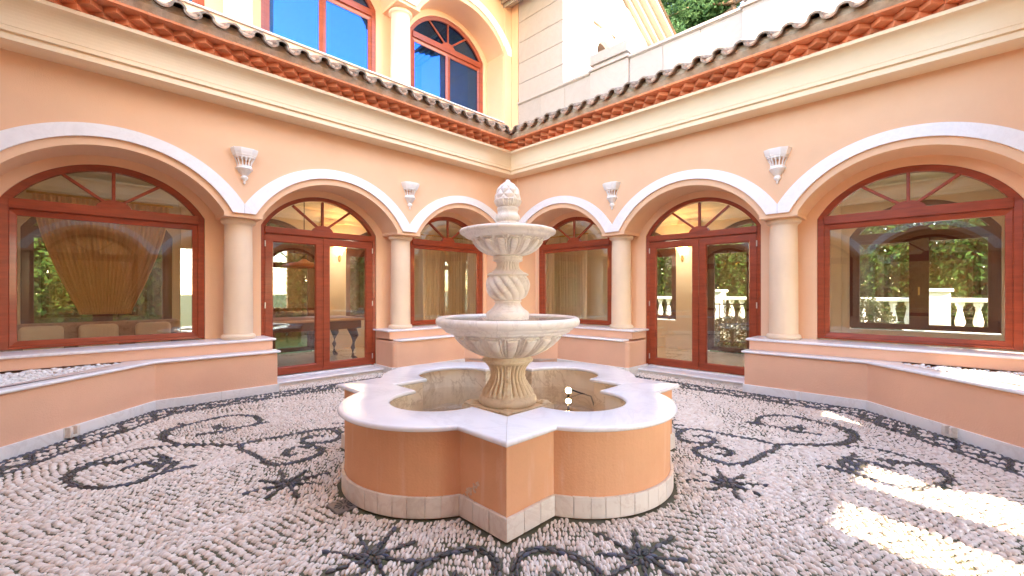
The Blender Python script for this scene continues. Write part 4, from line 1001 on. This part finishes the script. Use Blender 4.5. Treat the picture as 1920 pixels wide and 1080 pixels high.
def drape(M, u0, u1, n, z0, z1, m, label, waist=None, name='curtain'):
    t = thing(name, label, 'curtain'); mb = MB(M); rows = []; K = 120
    for j in range(25):
        f = j/24; z = z1+(z0-z1)*f; cu = (u0+u1)/2; hw = (u1-u0)/2*(1 if waist is None else (1-(1-waist)*min(1, f*1.02)**1.5))
        rows.append([(cu-hw+2*hw*k/K, n+.045*sin(k*1.15+.3*sin(f*5))+.02*sin(k*.37+f*2), z) for k in range(K+1)])
    mb.grid(rows); mb.obj('fabric', m, t, True, fix=False)
    mb = MB(M); mb.tube([(u0-.05, n, z1+.02), (u1+.05, n, z1+.02)], .02); mb.obj('rod', BRASS, t, True); return t
drape(MA, 5.6, 7.25, -2.95, 1.05, 2.9, FABRIC, 'gathered gold curtain pulled to a waist behind the wide window', .38)
drape(MA, -1.5, .35, -2.9, .1, 2.9, LINEN, 'full-length cream curtain behind the small window on the two-storey wing')
drape(MBm, -1.4, .25, -2.5, .1, 2.9, LINEN, 'full-length cream curtain behind the small window on the parapet wing')
# round mirror in the corner room
mr = thing('round_mirror', 'round wall mirror in a carved dark frame inside the corner room', 'mirror')
Mm = lambda u, n, z: (OUT-.01-n, u, z)
mb = MB(Mm); 
def rnd(rs, seg=48): return [[(1.46+r*cos(2*pi*k/seg), d, 1.70+r*sin(2*pi*k/seg)) for k in range(seg)] for r, d in rs]
mb.grid(rnd([(.52, 0), (.52, .03), (.47, .06), (.40, .05), (.36, .06), (.35, .02)]), closed=True); mb.obj('frame', WOODD, mr, True, 40)
for k in range(24):
    mb = MB(Mm); a = k*pi/12; c = (1.46+.455*cos(a), 1.70+.455*sin(a)); mb.grid([[(c[0]+r*cos(b), d, c[1]+r*sin(b)) for b in [2*pi*j/10 for j in range(10)]] for r, d in ((.048, .05), (.04, .075), (.012, .085))], closed=True, cap=True); mb.obj('boss', WOODD, mr, True)
mb = MB(Mm); mb.grid(rnd([(.352, .022), (.001, .022)]), closed=True); mb.obj('glass', mat('mirror', (.6, .5, .4), .08, .02, metal=.9), mr)
# games table and hanging lamp
gt = thing('games_table', 'carved games table on curved legs inside the left double doors', 'table'); Mt = MA
TU, TN = 3.75, -2.0
mb = MB(Mt); mb.box((TU-1.0, TN-.55, .70), (TU+1.0, TN+.55, .86)); bevel(mb.obj('cabinet', WOODD, gt), .02, 2)
mb = MB(Mt); mb.box((TU-1.08, TN-.63, .86), (TU+1.08, TN+.63, .91)); bevel(mb.obj('rail', mat('table_rail', (.62, .36, .20), .25, .1), gt), .015, 2)
mb = MB(Mt); mb.box((TU-.95, TN-.5, .909), (TU+.95, TN+.5, .914)); mb.obj('baize', BAIZE, gt)
for su in (-1, 1):
    for sn in (-1, 1):
        mb = MB(Mt); b = (TU+su*.85, TN+sn*.42); mb.tube([(b[0], b[1], .72), (b[0]+su*.05, b[1]+sn*.04, .55), (b[0]+su*.02, b[1]+sn*.02, .32), (b[0]+su*.02, b[1]+sn*.02, .15), (b[0]+su*.07, b[1]+sn*.05, .085)], [.09, .075, .045, .035, .05], 10); mb.obj('leg', WOODD, gt, True)
hl = thing('hanging_lamp', 'orange dish-shaped lamp hanging over the games table', 'lamp')
mb = MB(Mt); mb.lathe([(.42, 1.90), (.36, 1.94), (.18, 1.985), (.05, 2.0), (.04, 2.05), (.03, 2.05), (.15, 1.97), (.34, 1.93), (.40, 1.896)], (TU-.1, TN), 40); mb.obj('shade', mat('lamp_shade', (.72, .27, .10), .4, .1), hl, True, 50)
mb = MB(Mt); mb.tube([(TU-.1, TN, 2.04), (TU-.1, TN, 3.25)], .008); mb.obj('cord', IRON, hl)
sf = thing('sofa', 'patterned brown sofa standing below the gathered gold curtain', 'sofa'); 
mb = MB(Mt); mb.box((5.5, -2.55, .2), (7.4, -1.8, .5)); bevel(mb.obj('seat', UPHOL, sf), .05, 3)
mb = MB(Mt); mb.box((5.5, -2.75, .2), (7.4, -2.5, .95)); bevel(mb.obj('backrest', UPHOL, sf), .06, 3)
for a in (5.35, 7.3): mb = MB(Mt); mb.box((a, -2.7, .2), (a+.25, -1.8, .72)); bevel(mb.obj('arm', UPHOL, sf), .06, 3)
for a in (5.65, 6.3, 6.9): mb = MB(Mt); mb.box((a, -2.5, .5), (a+.45, -2.33, .92)); bevel(mb.obj('cushion', LINEN, sf), .06, 3)
for a in (5.42, 7.4):
    for b in (-2.65, -1.9): mb = MB(Mt); mb.tube([(a, b, .08), (a, b, .22)], .03); mb.obj('leg', WOODD, sf)

# ------------------------------------------------------------------ garden beyond the glass
def leaves(name, pts, size, m, parent=None, tone=None, flat=.0):
    n = len(pts); d = rng.normal(size=(n, 3)); d /= np.linalg.norm(d, axis=1)[:, None]; d[:, 2] += flat; d /= np.linalg.norm(d, axis=1)[:, None]
    r = rng.normal(size=(n, 3)); u_ = np.cross(d, r); u_ /= np.linalg.norm(u_, axis=1)[:, None]; v_ = np.cross(d, u_)
    s = size*rng.uniform(.6, 1.3, n)[:, None]; P = np.asarray(pts)
    V = np.stack([P-u_*s, P+v_*s*.45+d*s*.1, P+u_*s, P-v_*s*.45+d*s*.1], 1).reshape(-1, 3)
    me = bpy.data.meshes.new(name); me.vertices.add(n*4); me.vertices.foreach_set('co', V.reshape(-1).astype(np.float32))
    me.loops.add(n*4); me.loops.foreach_set('vertex_index', np.arange(n*4, dtype=np.int32)); me.polygons.add(n); me.polygons.foreach_set('loop_start', np.arange(0, n*4, 4, dtype=np.int32)); me.update(calc_edges=True)
    a = me.attributes.new('tone', 'FLOAT', 'POINT'); a.data.foreach_set('value', np.repeat(rng.random(n) if tone is None else tone, 4).astype(np.float32))
    me.materials.append(m); return link(name, me, parent)
def blobs(cs, per):
    out = []
    for (x, y, z, r, rz) in cs:
        d = rng.normal(size=(per, 3)); d /= np.linalg.norm(d, axis=1)[:, None]; q = rng.uniform(.55, 1.05, per)[:, None]**.6
        out.append(np.array((x, y, z))+d*q*np.array((r, r, rz)))
    return np.concatenate(out)
cs = [(10.5+rng.uniform(-.5, 1.2), y, z+rng.uniform(-.3, .3), rng.uniform(.7, 1.2), rng.uniform(.6, 1.0)) for y in np.arange(-13, 6, .9) for z in (.8, 1.9, 3.0, 4.1, 5.2)]
hp = blobs(cs, 330); hp = np.concatenate([hp, np.c_[rng.uniform(11.3, 12.6, 30000), rng.uniform(-14, 7, 30000), rng.uniform(-.1, 5.8, 30000)]])
kind(leaves('hedge', hp, np.r_[np.full(len(hp)-30000, .085), np.full(30000, .22)][:, None], LEAFA), 'stuff')
cs = [(x, 8.5+rng.uniform(-.5, 1), z+rng.uniform(-.3, .3), rng.uniform(.7, 1.2), rng.uniform(.6, 1.0)) for x in np.arange(-13, 4, .9) for z in (.8, 1.9, 3.0, 4.1)]
hp = blobs(cs, 260); hp = np.concatenate([hp, np.c_[rng.uniform(-14, 5, 26000), rng.uniform(9.3, 10.6, 26000), rng.uniform(-.1, 5.2, 26000)]])
kind(leaves('hedge', hp, np.r_[np.full(len(hp)-26000, .10), np.full(26000, .22)][:, None], LEAFA), 'stuff')
for i, (x, y, r, h, lb_) in enumerate(((4.95, -2.95, .6, .62, 'rounded box shrub seen low through the parapet-wing doors'), (5.3, -5.45, .62, 1.02, 'two-tier clipped box shrub at the left of the wide garden-view window'), (4.9, -5.75, .55, .62, 'clipped low box shrub in front of the two-tier one'))):
    t = thing('box_shrub', lb_, 'shrub', 'clipped shrubs in the garden')
    leaves('foliage', blobs([(x, y, h*.55, r, h*.75)], 5200), .035, LEAFC, t); mb = MB(); mb.tube([(x, y, -.12), (x, y, h*.7)], .05); mb.obj('stem', BARK, t)
bt = thing('balustrade', 'white stone balustrade with square piers at the garden edge', 'balustrade'); BX = 7.6
mb = MB(); mb.box((BX-.15, -13, -.1), (BX+.15, 6, .52)); mb.obj('plinth', PLASTER, bt)
mb = MB(); mb.box((BX-.13, -13, 1.18), (BX+.13, 6, 1.28)); bevel(mb.obj('top_rail', PLASTER, bt), .02, 2)
mb = MB(); mb.lathe([(.08, .52), (.08, .56), (.05, .58), (.085, .68), (.09, .75), (.06, .9), (.042, 1.02), (.06, 1.05), (.045, 1.07), (.08, 1.11), (.08, 1.18)], (0, 0), 14); bal = mb.mesh('baluster', PLASTER, True)
pier_y = [-11.2, -8.9, -6.62, -4.0, -1.6, .8, 3.2]
for y in np.arange(-12.5, 5.5, .29):
    if min(abs(y-p) for p in pier_y) > .3: link('baluster', bal, bt, (BX, y, 0))
for y in pier_y:
    mb = MB(); mb.box((BX-.22, y-.22, -.1), (BX+.22, y+.22, 1.42)); mb.box((BX-.27, y-.27, 1.42), (BX+.27, y+.27, 1.5)); bevel(mb.obj('pier', PLASTER, bt), .01, 1)
rl = thing('iron_railing', 'black wrought-iron railing with scroll rings outside the far doors', 'railing')
mb = MB(); mb.tube([(4.1, -5.2, 1.13), (4.1, -1.8, 1.13)], .014); mb.tube([(4.1, -5.2, .25), (4.1, -1.8, .25)], .014); mb.obj('rail', IRON, rl)
mb = MB(); mb.tube([(0, 0, -.12), (0, 0, 1.15)], .010); pst = mb.mesh('post', IRON)
mb = MB(); mb.tube([(0, .09*cos(a), 1.0+.09*sin(a)) for a in [2*pi*k/20 for k in range(21)]], .010, 6); rg = mb.mesh('scroll_ring', IRON)
mb = MB(); mb.tube([(0, (.02+.06*a/9)*cos(a), -.0+.58+.16*a/9*sin(a)) for a in [k*.35 for k in range(27)]], .009, 6); sc_ = mb.mesh('scroll', IRON)
for k, y in enumerate(np.arange(-5.1, -1.8, .36)):
    link('post', pst, rl, (4.1, y, 0)); link('scroll_ring', rg, rl, (4.1, y+.18, 0)); link('scroll', sc_, rl, (4.1, y+.18, 0))
def tree(x, y, h, label, spread, seed, per, leaf, base=.45):
    r_ = np.random.default_rng(seed); t = thing('garden_tree', label, 'tree', 'trees beyond the parapet')
    mb = MB(); mb.tube([(x, y, -.12), (x+.1, y, h*.25), (x-.1, y+.1, h*.5), (x+.15, y+.1, h*.75), (x, y, h*.97)], [.32, .27, .21, .13, .04], 12); mb.obj('trunk', BARK, t, True)
    cs = []
    for k in range(26):
        z = h*r_.uniform(base, .97); a = r_.uniform(0, 6.28); L = spread*(1.15-.75*((z/h-base)/(1-base)))*r_.uniform(.6, 1.1)
        p0 = Vector((x, y, z*.93)); p1 = p0+Vector((cos(a)*L*.55, sin(a)*L*.55, L*.12)); p2 = p0+Vector((cos(a)*L, sin(a)*L, L*.22))
        mb = MB(); mb.tube([tuple(p0), tuple(p1), tuple(p2)], [.09, .055, .02], 7); mb.obj('branch', BARK, t, True)
        for f in (.55, .8, 1.0):
            c = p0+(p2-p0)*f; rad = r_.uniform(.45, .8)*spread/3; cs.append((c.x+r_.uniform(-.3, .3), c.y+r_.uniform(-.3, .3), c.z+r_.uniform(-.1, .4), rad, rad*.55))
    leaves('crown', blobs(cs, per), leaf, LEAFB, t)
tree(11.3, 3.2, 16.5, 'tall feathery pine with dark open branches beyond the stone parapet', 3.6, 3, 420, .085, .42)
tree(15.0, 3.4, 17.5, 'broad dark tree standing behind the feathery pine', 4.2, 5, 380, .10, .35)
tree(13.6, -.2, 17.5, 'lower green tree half hidden behind the parapet', 3.6, 8, 320, .10, .4)
